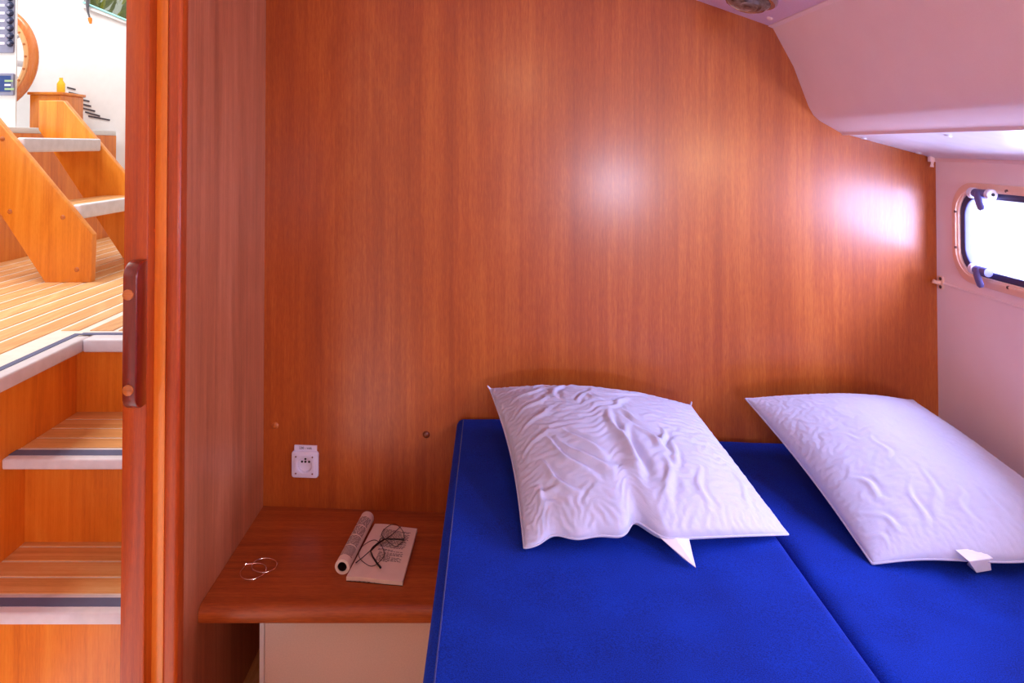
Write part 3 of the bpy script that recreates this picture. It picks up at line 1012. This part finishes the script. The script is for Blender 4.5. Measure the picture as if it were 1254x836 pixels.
def pillow_mesh(C, quad, T, bows, creases, floor_z, seed, wr=1.0, back=0.012, kb=0.55, n=128, lift=0.022, camp=0.7, ex=0.029, kf=0.02, kbend=0.05, steps=110):
    """C: world corners TL, TR, FR, FL; T thickness; bows (back, right, front, left) inward pull; creases in pixels"""
    lin_ = np.linspace(0, 1, n + 1)
    g = 0.3 * (0.5 - 0.5 * np.cos(np.pi * lin_)) + 0.7 * lin_
    U, V = np.meshgrid(g, g)
    TL, TR, FR, FL = [np.array(c) for c in C]
    B = TL * ((1 - U) * (1 - V))[..., None] + TR * (U * (1 - V))[..., None] + FR * (U * V)[..., None] + FL * ((1 - U) * V)[..., None]
    eu = (TR + FR - TL - FL) / 2
    ev = (FL + FR - TL - TR) / 2
    bb, br, bf, bl = bows
    B = B + ev * (bb(U) * (1 - V) ** 1.5 - bf(U) * V ** 1.5)[..., None] + eu * (bl(V) * (1 - U) ** 1.5 - br(V) * U ** 1.5)[..., None]
    hump = np.clip(np.sin(np.pi * U), 0, 1) ** 0.7 * V ** 3
    B[..., 2] += lift * hump
    B[..., 1] -= lift * 1.75 * hump
    nrm = np.cross(ev, eu)
    nrm = nrm / np.linalg.norm(nrm)
    if nrm[2] < 0: nrm = -nrm
    a = np.clip(4 * U * (1 - U), 0, 1)
    b = np.clip(4 * V * (1 - V), 0, 1)
    prof = a ** 0.52 * b ** 0.52
    w = np.zeros_like(U)
    for (p0, p1, wd, amp) in creases:
        u0, v0 = inv_bilinear(p0, quad)
        u1, v1 = inv_bilinear(p1, quad)
        d = np.array([u1 - u0, v1 - v0])
        Ld = np.hypot(*d) + 1e-9
        t = ((U - u0) * d[0] + (V - v0) * d[1]) / Ld ** 2
        s_ = ((U - u0) * d[1] - (V - v0) * d[0]) / Ld + 0.012 * np.sin(7 * t + seed + u0 * 20)
        wdt = wd * (0.6 + 0.7 * np.clip(t, 0, 1))
        tp = np.clip(1.15 - np.abs(t - 0.5) * 2, 0, 1)
        tp = tp * tp * (3 - 2 * tp)
        w += camp * amp * tp * (np.exp(-(s_ / wdt) ** 2) - 0.75 * np.exp(-((s_ - 1.7 * wdt) / wdt) ** 2))
    f1, f2, f3, f4 = (np.zeros_like(U) for _ in range(4))
    for j in range(n + 1):
        for i in range(n + 1):
            u, v = U[j, i], V[j, i]
            f1[j, i] = noise.noise(Vector((u * 2.6 + seed, v * 2.6, 7.7)))
            f2[j, i] = noise.noise(Vector((u * 3.1, v * 3.1 + seed * 3, 1.7)))
            f3[j, i] = noise.noise(Vector((u * 3.1 + 9, v * 3.1 + seed * 5, 5.7)))
            f4[j, i] = noise.noise(Vector((u * 16 + wr, v * 16 + seed, 2.2))) + 0.6 * noise.noise(Vector((u * 34 + wr, v * 34 + seed, 4.2)))
    edge = np.clip(np.minimum(a, b) * 2.2, 0, 1)
    smooth_top = B + nrm * (T * prof * (1 + 0.12 * f1) + w * edge)[..., None]
    # local normals of the stuffing
    gu, gv = np.gradient(smooth_top, axis=1), np.gradient(smooth_top, axis=0)
    ln = np.cross(gv, gu)
    ln /= np.linalg.norm(ln, axis=2, keepdims=True) + 1e-12
    if ln[n // 2, n // 2, 2] < 0: ln = -ln
    start = smooth_top + ln * (f4 * 0.0012 * edge)[..., None]
    hem = np.exp(-np.minimum(np.minimum(U, 1 - U), np.minimum(V, 1 - V)) / 0.10)
    front = np.exp(-np.minimum(V, 1 - V) / 0.14)
    side = np.exp(-np.minimum(U, 1 - U) / 0.14)
    exu = ex * (0.45 + 1.3 * np.clip(f2 + 0.25, 0, 1) + 1.2 * front)
    exv = ex * (0.45 + 1.3 * np.clip(f3 + 0.25, 0, 1) + 1.2 * side)
    hold = (np.minimum(np.minimum(U, 1 - U), np.minimum(V, 1 - V)) < 1e-6) * 1.0
    top = relax_cloth(start, ln, exu, exv, hold, steps, kf, kbend, None)
    bot = B - nrm * (T * kb * prof)[..., None]
    for P in (top, bot):
        P[..., 2] = np.maximum(P[..., 2], floor_z(P[..., 0], P[..., 1]) + (0.003 if P is bot else 0.0045))
        P[..., 1] = np.minimum(P[..., 1], B0[1] - math.tan(BA) * (P[..., 0] - B0[0]) - back)
        P[..., 0] = np.minimum(P[..., 0], HX - 0.012)
    bm = bmesh.new()
    vt = [[bm.verts.new(top[j, i]) for i in range(n + 1)] for j in range(n + 1)]
    vb = [[(vt[j][i] if (i in (0, n) or j in (0, n)) else bm.verts.new(bot[j, i])) for i in range(n + 1)] for j in range(n + 1)]
    for j in range(n):
        for i in range(n):
            bm.faces.new((vt[j][i], vt[j][i + 1], vt[j + 1][i + 1], vt[j + 1][i]))
            q = (vb[j][i], vb[j + 1][i], vb[j + 1][i + 1], vb[j][i + 1])
            try: bm.faces.new(q)
            except ValueError: pass
    rim = [vt[0][i].co.copy() for i in range(n + 1)] + [vt[j][n].co.copy() for j in range(1, n + 1)] + [vt[n][i].co.copy() for i in range(n - 1, -1, -1)] + [vt[j][0].co.copy() for j in range(n - 1, 0, -1)]
    return bm, rim


def on_left(x, y):
    return np.where(np.asarray(x) < XS + 0.006, ZL, ZR) + 0.0


def on_right(x, y):
    return np.where(np.asarray(x) < XS + 0.006, ZL, ZR)


G = lambda u, c, w: np.exp(-((u - c) / w) ** 2)
C1 = [at_y(600, 476, 1.85), at_y(845, 496, 1.80), at_z(965, 654, ZL + 0.006), at_z(642, 671, ZL + 0.004)]
q1 = [(600, 476), (845, 496), (965, 655), (642, 672)]
k1 = 400 / 1254
P1 = lambda x, y: (580 + x * k1, 450 + y * k1)
cr1 = []
for a, b, wd, amp in [
    ((590, 400), (622, 600), 0.022, 0.017), ((520, 330), (600, 540), 0.018, 0.010), ((735, 400), (738, 500), 0.013, 0.009), ((640, 400), (740, 490), 0.013, 0.009),
    ((738, 490), (735, 640), 0.020, 0.008), ((690, 400), (560, 330), 0.015, 0.006), ((300, 440), (600, 600), 0.018, 0.010),
    ((250, 420), (480, 600), 0.016, 0.009), ((230, 500), (400, 620), 0.014, 0.008), ((215, 560), (300, 640), 0.014, 0.008), ((330, 400), (560, 560), 0.014, 0.007),
    ((210, 600), (330, 590), 0.014, 0.007), ((300, 190), (520, 100), 0.018, 0.006), ((340, 200), (640, 120), 0.014, 0.006), ((430, 190), (760, 150), 0.016, 0.006),
    ((430, 250), (700, 190), 0.012, 0.006), ((470, 320), (640, 240), 0.014, 0.007), ((430, 240), (520, 290), 0.012, 0.005), ((480, 360), (600, 260), 0.012, 0.005), ((400, 300), (470, 180), 0.010, 0.004),
    ((130, 150), (300, 130), 0.014, 0.005), ((140, 220), (280, 170), 0.014, 0.006), ((150, 300), (300, 230), 0.014, 0.005), ((160, 380), (290, 300), 0.014, 0.006),
    ((160, 460), (290, 390), 0.014, 0.005), ((1000, 480), (1070, 620), 0.014, 0.006), ((1050, 480), (1150, 600), 0.012, 0.005),
    ((860, 520), (880, 640), 0.014, 0.005), ((760, 440), (800, 600), 0.014, 0.004), ((350, 120), (300, 260), 0.014, 0.005)]:
    cr1.append((P1(*a), P1(*b), wd, amp))
pl1 = thing('pillow', 'crumpled white pillow with a pointed cloth tag, on the left mattress', 'pillow', (0.3, 1.6, ZL), 'white pillows on the bed')
bf1 = lambda u: 0.050 * G(u, 0.12, 0.06) + 0.090 * G(u, 0.435, 0.05) + 0.035 * G(u, 0.28, 0.1) + 0.01 * np.sin(np.pi * u)
bm, rim = pillow_mesh(C1, q1, 0.088, (lambda u: -0.02 * np.sin(np.pi * u), lambda v: 0.015 * np.sin(np.pi * v), bf1, lambda v: 0.03 * np.sin(np.pi * v)), cr1, on_left, 2.3, 1.0)
put('cover', bm, M['cotton'], pl1, angle=80)
put('hem', tube(rim, 0.0022, 6, cyclic=True), M['cotton'], pl1, angle=80)


def leafy(name, pts, th, mat, parent):
    """small flat cloth piece through a fan of world points"""
    bm = bmesh.new()
    A = [bm.verts.new(p) for p in pts]
    B = [bm.verts.new(Vector(p) + Vector((0, 0, -th))) for p in pts]
    bm.faces.new(A); bm.faces.new(B[::-1])
    n = len(A)
    for k in range(n): bm.faces.new((A[k], A[(k + 1) % n], B[(k + 1) % n], B[k]))
    return put(name, bm, mat, parent, smooth=False)


zt = ZL + 0.012
leafy('tag', [at_z(806, 655, ZL + 0.030), at_z(828, 658, ZL + 0.030), at_z(843, 656, ZL + 0.030), at_z(848, 678, ZL + 0.012), at_z(852, 694, ZL + 0.004), at_z(836, 682, ZL + 0.010)], 0.0015, M['label_white'], pl1)
for px, py, dx, dy, y in ((600, 476, -3, -4, 1.85), (845, 497, 2, -5, 1.80)):
    a, b = at_y(px, py, y), at_y(px + dx, py + dy, y)
    put('corner_ear', tube([a + (a - b) * 1.5, a, b], [0.007, 0.006, 0.003], 8, flat=0.5), M['cotton'], pl1)

C2 = [at_y(913, 488, 1.80), at_y(1118, 490, 1.77), at_z(1374, 684, ZR + 0.012), at_z(1068, 690, ZR + 0.004)]
q2 = [(913, 488), (1118, 490), (1374, 684), (1068, 690)]
k2 = 374 / 1251
P2 = lambda x, y: (880 + x * k2, 460 + y * k2)
cr2 = []
for a, b, wd, amp in [((590, 690), (700, 740), 0.012, 0.006), ((600, 640), (760, 720), 0.014, 0.006), ((850, 560), (880, 690), 0.016, 0.006), ((780, 590), (830, 720), 0.012, 0.005),
                      ((960, 600), (985, 690), 0.016, 0.007), ((1080, 600), (1110, 690), 0.018, 0.007), ((1150, 590), (1180, 690), 0.014, 0.005), 
                      ((560, 540), (700, 640), 0.016, 0.006), ((640, 420), (720, 520), 0.014, 0.003), ((520, 400), (640, 440), 0.014, 0.003)]:
    cr2.append((P2(*a), P2(*b), wd, amp))
pl2 = thing('pillow', 'smooth white pillow with a folded white label, on the right mattress by the hull', 'pillow', (0.95, 1.55, ZR), 'white pillows on the bed')
bm, rim = pillow_mesh(C2, q2, 0.086, (lambda u: 0.0 * u, lambda v: 0.02 * np.sin(np.pi * v), lambda u: 0.012 * np.sin(np.pi * u) + 0.012 * np.sin(3 * np.pi * u), lambda v: 0.025 * np.sin(np.pi * v)), cr2, on_right, 6.1, 0.5, camp=0.5, ex=0.014)
put('cover', bm, M['cotton'], pl2, angle=80)
put('hem', tube(rim, 0.0022, 6, cyclic=True), M['cotton'], pl2, angle=80)
leafy('label', [at_z(1170, 673, ZR + 0.048), at_z(1198, 671, ZR + 0.048), at_z(1216, 683, ZR + 0.040), at_z(1187, 687, ZR + 0.040)], 0.0015, M['label_white'], pl2)
leafy('label', [at_z(1187, 687, ZR + 0.038), at_z(1212, 684, ZR + 0.037), at_z(1214, 697, ZR + 0.008), at_z(1196, 700, ZR + 0.006), at_z(1184, 690, ZR + 0.008)], 0.0015, M['label_white'], pl2)

# ---- bedside table and the white cabinet under it
TY = 1.578
tb = thing('bedside_table', 'dark cherry wood fixed table top beside the bed, carrying the book', 'table', (-0.39, 1.8, ZT - 0.04))
pr = [(2.035, ZT - 0.037), (2.035, ZT)]
for k in range(7):
    a = math.radians(90 * k / 6)
    pr.append((TY + 0.020 - 0.020 * math.sin(a) + 0.010 * (k < 0), ZT - 0.016 + 0.016 * math.cos(a)))
pr += [(TY, ZT - 0.033), (TY + 0.004, ZT - 0.037)]
put('top', plate([pr], 0.57, frame((-0.676, 0, 0), (0, 1, 0), (0, 0, 1))), M['cherry_top'], tb, angle=50)
cbx = at_y(318, 790, 1.66).x
cb = thing('cabinet', 'off-white cabinet under the bedside table', 'cabinet', (-0.33, 1.8, FLOOR))
put('body', box(cbx + 0.003, XA + 0.018, 1.675, 1.97, FLOOR, ZT - 0.038), M['cab'], cb, smooth=False)
put('door', box(cbx + 0.012, XA + 0.017, 1.66, 1.674, FLOOR + 0.02, ZT - 0.042, 0.001, 1), M['cab'], cb)
put('edge_strip', box(cbx, cbx + 0.011, 1.658, 1.676, FLOOR + 0.002, ZT - 0.039, 0.001, 1), M['label_white'], cb)

# ---- socket on the bulkhead
so = at_b(374.5, 567, 0)
sk = thing('wall_socket', 'white round-recess wall socket with a printed label strip on the cherry bulkhead', 'socket', tuple(so))
Ms = frame(so, BT, (0, 0, 1))
put('plate', plate([rrect(-0.0395, 0.0395, -0.038, 0.038, 0.008), [(0.0205 * math.cos(2 * math.pi * k / 32), 0.0205 * math.sin(2 * math.pi * k / 32) - 0.001) for k in range(32)]], 0.011, Ms, bevel=0.003), M['plastic'], sk)
put('inner_frame', plate([rrect(-0.030, 0.030, -0.029, 0.029, 0.004), [(0.0225 * math.cos(2 * math.pi * k / 32), 0.0225 * math.sin(2 * math.pi * k / 32) - 0.001) for k in range(32)]], 0.0135, Ms, bevel=0.001), M['plastic'], sk)
put('recess', lathe([(0.021, 0.010), (0.0205, 0.003), (0.0, 0.003)], Ms @ Matrix.Translation((0, -0.001, 0)), 28), M['plastic'], sk)
for (u, v, r) in ((-0.010, 0.006, 0.0032), (0.0, 0.006, 0.0034), (0.011, 0.006, 0.0032), (0.0, 0.014, 0.003)):
    put('pin_hole', lathe([(r, 0.0031), (r, 0.0042), (0.0, 0.0042)], Ms @ Matrix.Translation((u, v, 0)), 10), M['black'], sk)
for (u, v) in ((-0.025, 0.024), (0.024, 0.024), (0.024, -0.024), (-0.025, -0.024)):
    put('screw', lathe([(0.0028, 0.0135), (0.0022, 0.0148), (0.0, 0.0148)], Ms @ Matrix.Translation((u, v, 0)), 10), M['chrome'], sk)
lb_ = put('label_strip', plate([rrect(-0.0335, 0.0335, 0.036, 0.053, 0.001)], 0.0035, Ms), M['plastic'], sk, smooth=False)
put('lettering', text('230 - volt', 0.0095, 0.0003, Ms @ Matrix.Translation((0, 0.0455, 0.0038))), M['black'], lb_, smooth=False)

# ---- screw caps on the bulkhead
for px, py, m_, lab in ((337, 521, 'plug', 'pale round wooden screw cap on the bulkhead above the socket, at the left corner'), (522, 532, 'plug_dark', 'dark round wooden screw cap on the bulkhead just left of the bed')):
    c = at_b(px, py, 0)
    tag(put('screw_cap', lathe([(0.0, 0.005), (0.006, 0.0045), (0.0095, 0.002), (0.0105, 0.0)], frame(c, BT, (0, 0, 1)), 20), M[m_], base=True), lab, 'screw cap')

# ---- hook plate on the hull beside the bulkhead
hp = at_x(1153, 346, HX)
hk = thing('hook_plate', 'small metal hook plate with two screws on the hull lining beside the bulkhead', 'hook', (HX, hp.y, hp.z))
put('plate', plate([rrect(hp.y - 0.012, hp.y + 0.012, hp.z - 0.018, hp.z + 0.018, 0.008)], 0.004, Mh @ Matrix.Translation((0, 0, -0.004)), bevel=0.001), M['alu'], hk)
put('hook', tube([(HX - 0.004, hp.y, hp.z), (HX - 0.014, hp.y + 0.002, hp.z + 0.001), (HX - 0.021, hp.y + 0.004, hp.z + 0.004)], [0.006, 0.005, 0.006], 10), M['alu'], hk)
for d in (0.011, -0.011):
    put('screw', lathe([(0.0, -0.0062), (0.0045, -0.0055), (0.005, -0.003)], Mh @ Matrix.Translation((hp.y - 0.002, hp.z + d, 0)), 12), M['screw'], hk)

# ---- ceiling lamp and button on the slanting ceiling, two unseen fill lamps added behind
sl = Vector((prof[4][0] - prof[3][0], 0, prof[4][1] - prof[3][1])).normalized()
dn = Vector((sl.z, 0, -sl.x))
if dn.z > 0: dn = -dn


def on_ceiling(px, py):
    p0 = Vector((prof[3][0], 0, prof[3][1]))
    d = ray(px, py)
    return d * (p0.dot(dn) / d.dot(dn))


def dome_lamp(c, mat_lens, label, sl=sl, dn=dn):
    l = thing('ceiling_lamp', label, 'lamp', tuple(c))
    Ml = frame(c, sl, dn.cross(sl))
    put('base_ring', lathe([(0.074, 0.0), (0.074, 0.006), (0.070, 0.012), (0.060, 0.013), (0.058, 0.006)], Ml, 40), M['chrome'], l)
    put('lens', lathe([(0.060, 0.008), (0.058, 0.018), (0.048, 0.030), (0.030, 0.038), (0.0, 0.041)], Ml, 40), mat_lens, l)
    return l


dome_lamp(on_ceiling(917, -6), M['lens'], 'round smoked glass dome lamp on the slanted ceiling at the top edge')
dome_lamp(Vector((-0.20, -0.60, 0.563)), M['fill_lens'], 'unseen lit dome lamp added for warm fill on the flat ceiling by the aft wall', Vector((1, 0, 0)), Vector((0, 0, -1)))
_sa, _sb = Vector((prof[9][0], 0, prof[9][1])), Vector((prof[11][0], 0, prof[11][1]))
_st = (_sb - _sa).normalized()
_p = _sa + (_sb - _sa) * ((1.02 - _sa.x) / (_sb.x - _sa.x))
dome_lamp(Vector((_p.x, -0.62, _p.z)), M['fill_lens'], 'unseen lit dome lamp added for warm fill under the side deck above the second hull window', _st, Vector((_st.z, 0, -_st.x)))
c = on_ceiling(943, 22)
tag(put('ceiling_button', lathe([(0.009, 0.0), (0.009, 0.003), (0.006, 0.005), (0.0, 0.0045)], frame(c, sl, dn.cross(sl)), 16), M['vinyl'], base=True), 'small pinkish cover button on the ceiling near the panel corner', 'button')
for px, py in ((1058, 169), (1125, 187), (1161, 166)):
    a_, b_ = Vector((prof[9][0], 0, prof[9][1])), Vector((prof[10][0], 0, prof[10][1]))
    t_ = (b_ - a_).normalized()
    n_ = Vector((t_.z, 0, -t_.x))
    d = ray(px, py)
    c = d * (a_.dot(n_) / d.dot(n_))
    put('screw_cap', lathe([(0.008, 0.0), (0.007, 0.003), (0.0, 0.004)], frame(c, t_, n_.cross(t_)), 12), M['shelf'], bpy.data.objects['ceiling.002'])

# ---- the book, rolled open
bk = thing('paperback_book', 'open paperback book with its left half rolled up, on the bedside table', 'book', tuple(at_z(460, 690, ZT)))
ZP = ZT + 0.011
c00, c10 = at_z(424, 706, ZP), at_z(493, 712, ZP)
c01, c11 = at_z(459, 641, ZP), at_z(511, 647, ZP)


def page_pt(s, t):
    p = (c00 * (1 - s) + c10 * s) * (1 - t) + (c01 * (1 - s) + c11 * s) * t
    return p + Vector((0, 0, 0.004 * math.sin(math.pi * min(1, s * 1.6)) * 0.6))


def sheet(z_off, z_bot, inset=0.0):
    bm = bmesh.new()
    ns, nt_ = 12, 6
    T_, B_ = [], []
    for j in range(nt_ + 1):
        T_.append([bm.verts.new(page_pt(i / ns, j / nt_) + Vector((0, 0, z_off))) for i in range(ns + 1)])
        B_.append([bm.verts.new(Vector((page_pt(i / ns, j / nt_).x, page_pt(i / ns, j / nt_).y, z_bot))) for i in range(ns + 1)])
    for j in range(nt_):
        for i in range(ns):
            bm.faces.new((T_[j][i], T_[j][i + 1], T_[j + 1][i + 1], T_[j + 1][i]))
            bm.faces.new((B_[j][i], B_[j + 1][i], B_[j + 1][i + 1], B_[j][i + 1]))
    for j in range(nt_):
        bm.faces.new((T_[j][0], T_[j + 1][0], B_[j + 1][0], B_[j][0]))
        bm.faces.new((T_[j + 1][ns], T_[j][ns], B_[j][ns], B_[j + 1][ns]))
    for i in range(ns):
        bm.faces.new((T_[0][i + 1], T_[0][i], B_[0][i], B_[0][i + 1]))
        bm.faces.new((T_[nt_][i], T_[nt_][i + 1], B_[nt_][i + 1], B_[nt_][i]))
    return bm


pg = put('page_block', sheet(0, ZT + 0.002), M['paper'], bk, angle=60)
put('back_cover', sheet(-0.0092, ZT + 0.0003), M['cover'], bk, angle=60)
# rolled half: a spiral of pages
RR = 0.0185
a0, a1 = at_z(419, 694, ZT + RR), at_z(450, 634, ZT + RR)
ax = (a1 - a0).normalized()
sd = ax.cross(Vector((0, 0, 1))).normalized()
bm = bmesh.new()
prof_out, prof_in = [], []
for k in range(49):
    a = math.radians(-80 - 360 * k / 48)
    prof_out.append((RR * math.cos(a), RR * math.sin(a)))
    ri = RR - 0.006 - 0.0012 * k / 48
    prof_in.append((ri * math.cos(a), ri * math.sin(a)))
ring = prof_out + prof_in[::-1]
rows = []
for j in range(5):
    o_ = a0 + (a1 - a0) * (j / 4)
    rows.append([bm.verts.new(o_ + sd * u + Vector((0, 0, 1)) * v) for u, v in ring])
kk = len(ring)
for j in range(4):
    for i in range(kk):
        bm.faces.new((rows[j][i], rows[j][(i + 1) % kk], rows[j + 1][(i + 1) % kk], rows[j + 1][i]))
nO = len(prof_out)
for r_ in (rows[0], rows[4]):
    for i in range(nO - 1):
        bm.faces.new((r_[i], r_[i + 1], r_[kk - 2 - i], r_[kk - 1 - i]))
roll = put('rolled_pages', bm, M['paper'], bk, angle=60)
bm = bmesh.new()
for j in (0, 1):
    o_ = a0 + (a1 - a0) * (0.004 + 0.99 * j)
    rows_ = [bm.verts.new(o_ + sd * (math.cos(2 * math.pi * k / 24) * 0.0108) + Vector((0, 0, 1)) * (math.sin(2 * math.pi * k / 24) * 0.0108)) for k in range(24)]
    if j == 0: f0 = rows_
for k in range(24):
    bm.faces.new((f0[k], f0[(k + 1) % 24], rows_[(k + 1) % 24], rows_[k]))
put('front_cover', bm, M['cover'], bk, angle=60)
# printed lines: flat print, laid on the paper
bm = bmesh.new()
rr = random.Random(8)


def ink_quad(s0, s1, t, h):
    n = 8
    lo = [bm.verts.new(page_pt(s0 + (s1 - s0) * k / n, t) + Vector((0, 0, 0.0004))) for k in range(n + 1)]
    hi = [bm.verts.new(page_pt(s0 + (s1 - s0) * k / n, t + h) + Vector((0, 0, 0.0004))) for k in range(n + 1)]
    for k in range(n): bm.faces.new((lo[k], lo[k + 1], hi[k + 1], hi[k]))


def words(s0, s1, t, h):
    s = s0
    while s < s1 - 0.03:
        L_ = rr.uniform(0.03, 0.09)
        ink_quad(s, min(s + L_, s1), t, h)
        s += L_ + 0.014


for blk, (t0, tn, s0, s1) in enumerate([(0.30, 0.46, 0.38, 0.86), (0.49, 0.525, 0.34, 0.84), (0.56, 0.70, 0.28, 0.86), (0.73, 0.90, 0.26, 0.88)]):
    t = t0
    while t < tn:
        words(s0, s1 - (rr.random() * 0.25 if rr.random() < 0.25 else 0), t, 0.010)
        t += 0.0195
put('print', bm, M['ink'], pg, smooth=False)
bm = bmesh.new()
k = 0
t = 0.10
while t < 0.90:
    k += 1
    if k % 9 not in (0,):
        a, end = math.radians(158 if k % 5 else 120), math.radians(28)
        while a > end + 0.1:
            L_ = rr.uniform(0.22, 0.6)
            b_ = max(a - L_, end)
            strip = []
            for q in range(5):
                aa = a + (b_ - a) * q / 4
                for tt in (t, t + 0.0125):
                    strip.append(bm.verts.new(a0 + (a1 - a0) * tt + sd * (math.cos(aa) * (RR + 0.0003)) + Vector((0, 0, 1)) * (math.sin(aa) * (RR + 0.0003))))
            for q in range(4):
                bm.faces.new((strip[2 * q], strip[2 * q + 1], strip[2 * q + 3], strip[2 * q + 2]))
            a = b_ - 0.08
    t += 0.0225
put('print', bm, M['ink'], roll, smooth=False)

# ---- reading glasses on the page
ZG = ZT + 0.017
gl = thing('reading_glasses', 'thin wire reading glasses with black temple tips lying on the open book', 'glasses', tuple(at_z(465, 668, ZG)))
gq = lambda x, y, z=0.0: at_z(400 + x * 130 / 988, 610 + y * 130 / 988 * 1.0, ZG + z)
rim1 = [(300, 500), (330, 450), (390, 405), (450, 388), (500, 420), (530, 480), (535, 530), (500, 580), (450, 622), (400, 628), (340, 590), (305, 550)]
rim2 = [(512, 330), (540, 285), (600, 245), (650, 245), (700, 290), (722, 350), (710, 400), (660, 440), (630, 442), (580, 410), (540, 375)]


def smooth_loop(pts, n=4):
    out, m_ = [], len(pts)
    for i in range(m_):
        p0, p1, p2, p3 = [Vector(pts[(i + d) % m_]) for d in (-1, 0, 1, 2)]
        for k in range(n):
            t = k / n
            out.append(0.5 * ((2 * p1) + (p2 - p0) * t + (2 * p0 - 5 * p1 + 4 * p2 - p3) * t * t + (3 * p1 - p0 - 3 * p2 + p3) * t ** 3))
    return out


for rm in (rim1, rim2):
    put('rim', tube(smooth_loop([gq(*p) for p in rm]), 0.0008, 6, cyclic=True), M['wire'], gl)
    bm = bmesh.new()
    bm.faces.new([bm.verts.new(p) for p in smooth_loop([gq(*p) for p in rm], 2)])
    put('lens', bm, M['spectacle'], gl, smooth=False)
put('bridge', tube([gq(485, 405), gq(500, 375, 0.004), gq(525, 365, 0.003), gq(545, 378)], 0.0009, 6), M['wire'], gl)
put('temple', tube([gq(690, 262), gq(600, 345, 0.004), gq(480, 420, 0.006), gq(410, 490, 0.006)], [0.0008, 0.001, 0.0014, 0.0018], 6), M['wire'], gl)
put('temple_tip', tube([gq(540, 378, 0.006), gq(480, 412, 0.007), gq(430, 455, 0.007), gq(408, 488, 0.007), gq(430, 545, 0.006), gq(470, 605, 0.004), gq(503, 645, 0.003)], [0.0012, 0.0018, 0.002, 0.002, 0.0022, 0.0024, 0.0026], 8), M['black'], gl)
put('temple', tube([gq(272, 600), gq(340, 545, 0.003), gq(470, 430, 0.006), gq(545, 378, 0.007)], [0.0014, 0.001, 0.0012, 0.0016], 6), M['wire'], gl)
put('temple_tip', tube([gq(520, 380, 0.007), gq(560, 377, 0.007), gq(640, 380, 0.006), gq(722, 384, 0.005)], [0.0014, 0.002, 0.0023, 0.0027], 8), M['black'], gl)
put('nose_pad', tube([gq(495, 400, 0.002), gq(502, 412, 0.003)], 0.0018, 6), M['paper'], gl)
put('nose_pad', tube([gq(535, 385, 0.002), gq(540, 398, 0.003)], 0.0018, 6), M['paper'], gl)

# ---- two silver hoops on the table
kz = 70 / 1170


def hoop_ellipse(cx, cy, a, b, rot, n=48, gap=0, z=0.002):
    """pixel ellipse laid on the table top"""
    out = []
    for k in range(n):
        t = 2 * math.pi * k / n
        x_, y_ = a * math.cos(t), b * math.sin(t)
        px = cx + x_ * math.cos(rot) - y_ * math.sin(rot)
        py = cy + x_ * math.sin(rot) + y_ * math.cos(rot)
        out.append(at_z(280 + px * kz, 670 + py * kz, ZT + z))
    return out


h1 = thing('hoop_earring', 'silver hoop earring with an open clasp, the nearer left one on the table', 'earring', tuple(at_z(310, 699, ZT)), 'silver hoop earrings on the table')
P = hoop_ellipse(500, 490, 275, 155, math.radians(-16))
i0 = min(range(48), key=lambda i: (P[i] - at_z(280 + 350 * kz, 670 + 375 * kz, ZT)).length)
seq = [P[(i0 + 47 - k) % 48] for k in range(45)] if False else [P[(i0 - 1 - k) % 48] for k in range(44)]
put('ring', tube(seq, 0.00125, 8), M['silver'], h1)
put('clasp', tube([seq[-1], seq[-1] + (at_z(280 + 345 * kz, 670 + 340 * kz, ZT + 0.003) - seq[-1]) * 0.8, at_z(280 + 345 * kz, 670 + 340 * kz, ZT + 0.003)], [0.00125, 0.0013, 0.0018], 8), M['silver'], h1)
h2 = thing('hoop_earring', 'closed silver hoop earring overlapping the other, further right on the table', 'earring', tuple(at_z(322, 692, ZT)), 'silver hoop earrings on the table')
put('ring', tube(hoop_ellipse(730, 365, 258, 145, math.radians(-7), z=0.0045), 0.00125, 8, cyclic=True), M['silver'], h2)
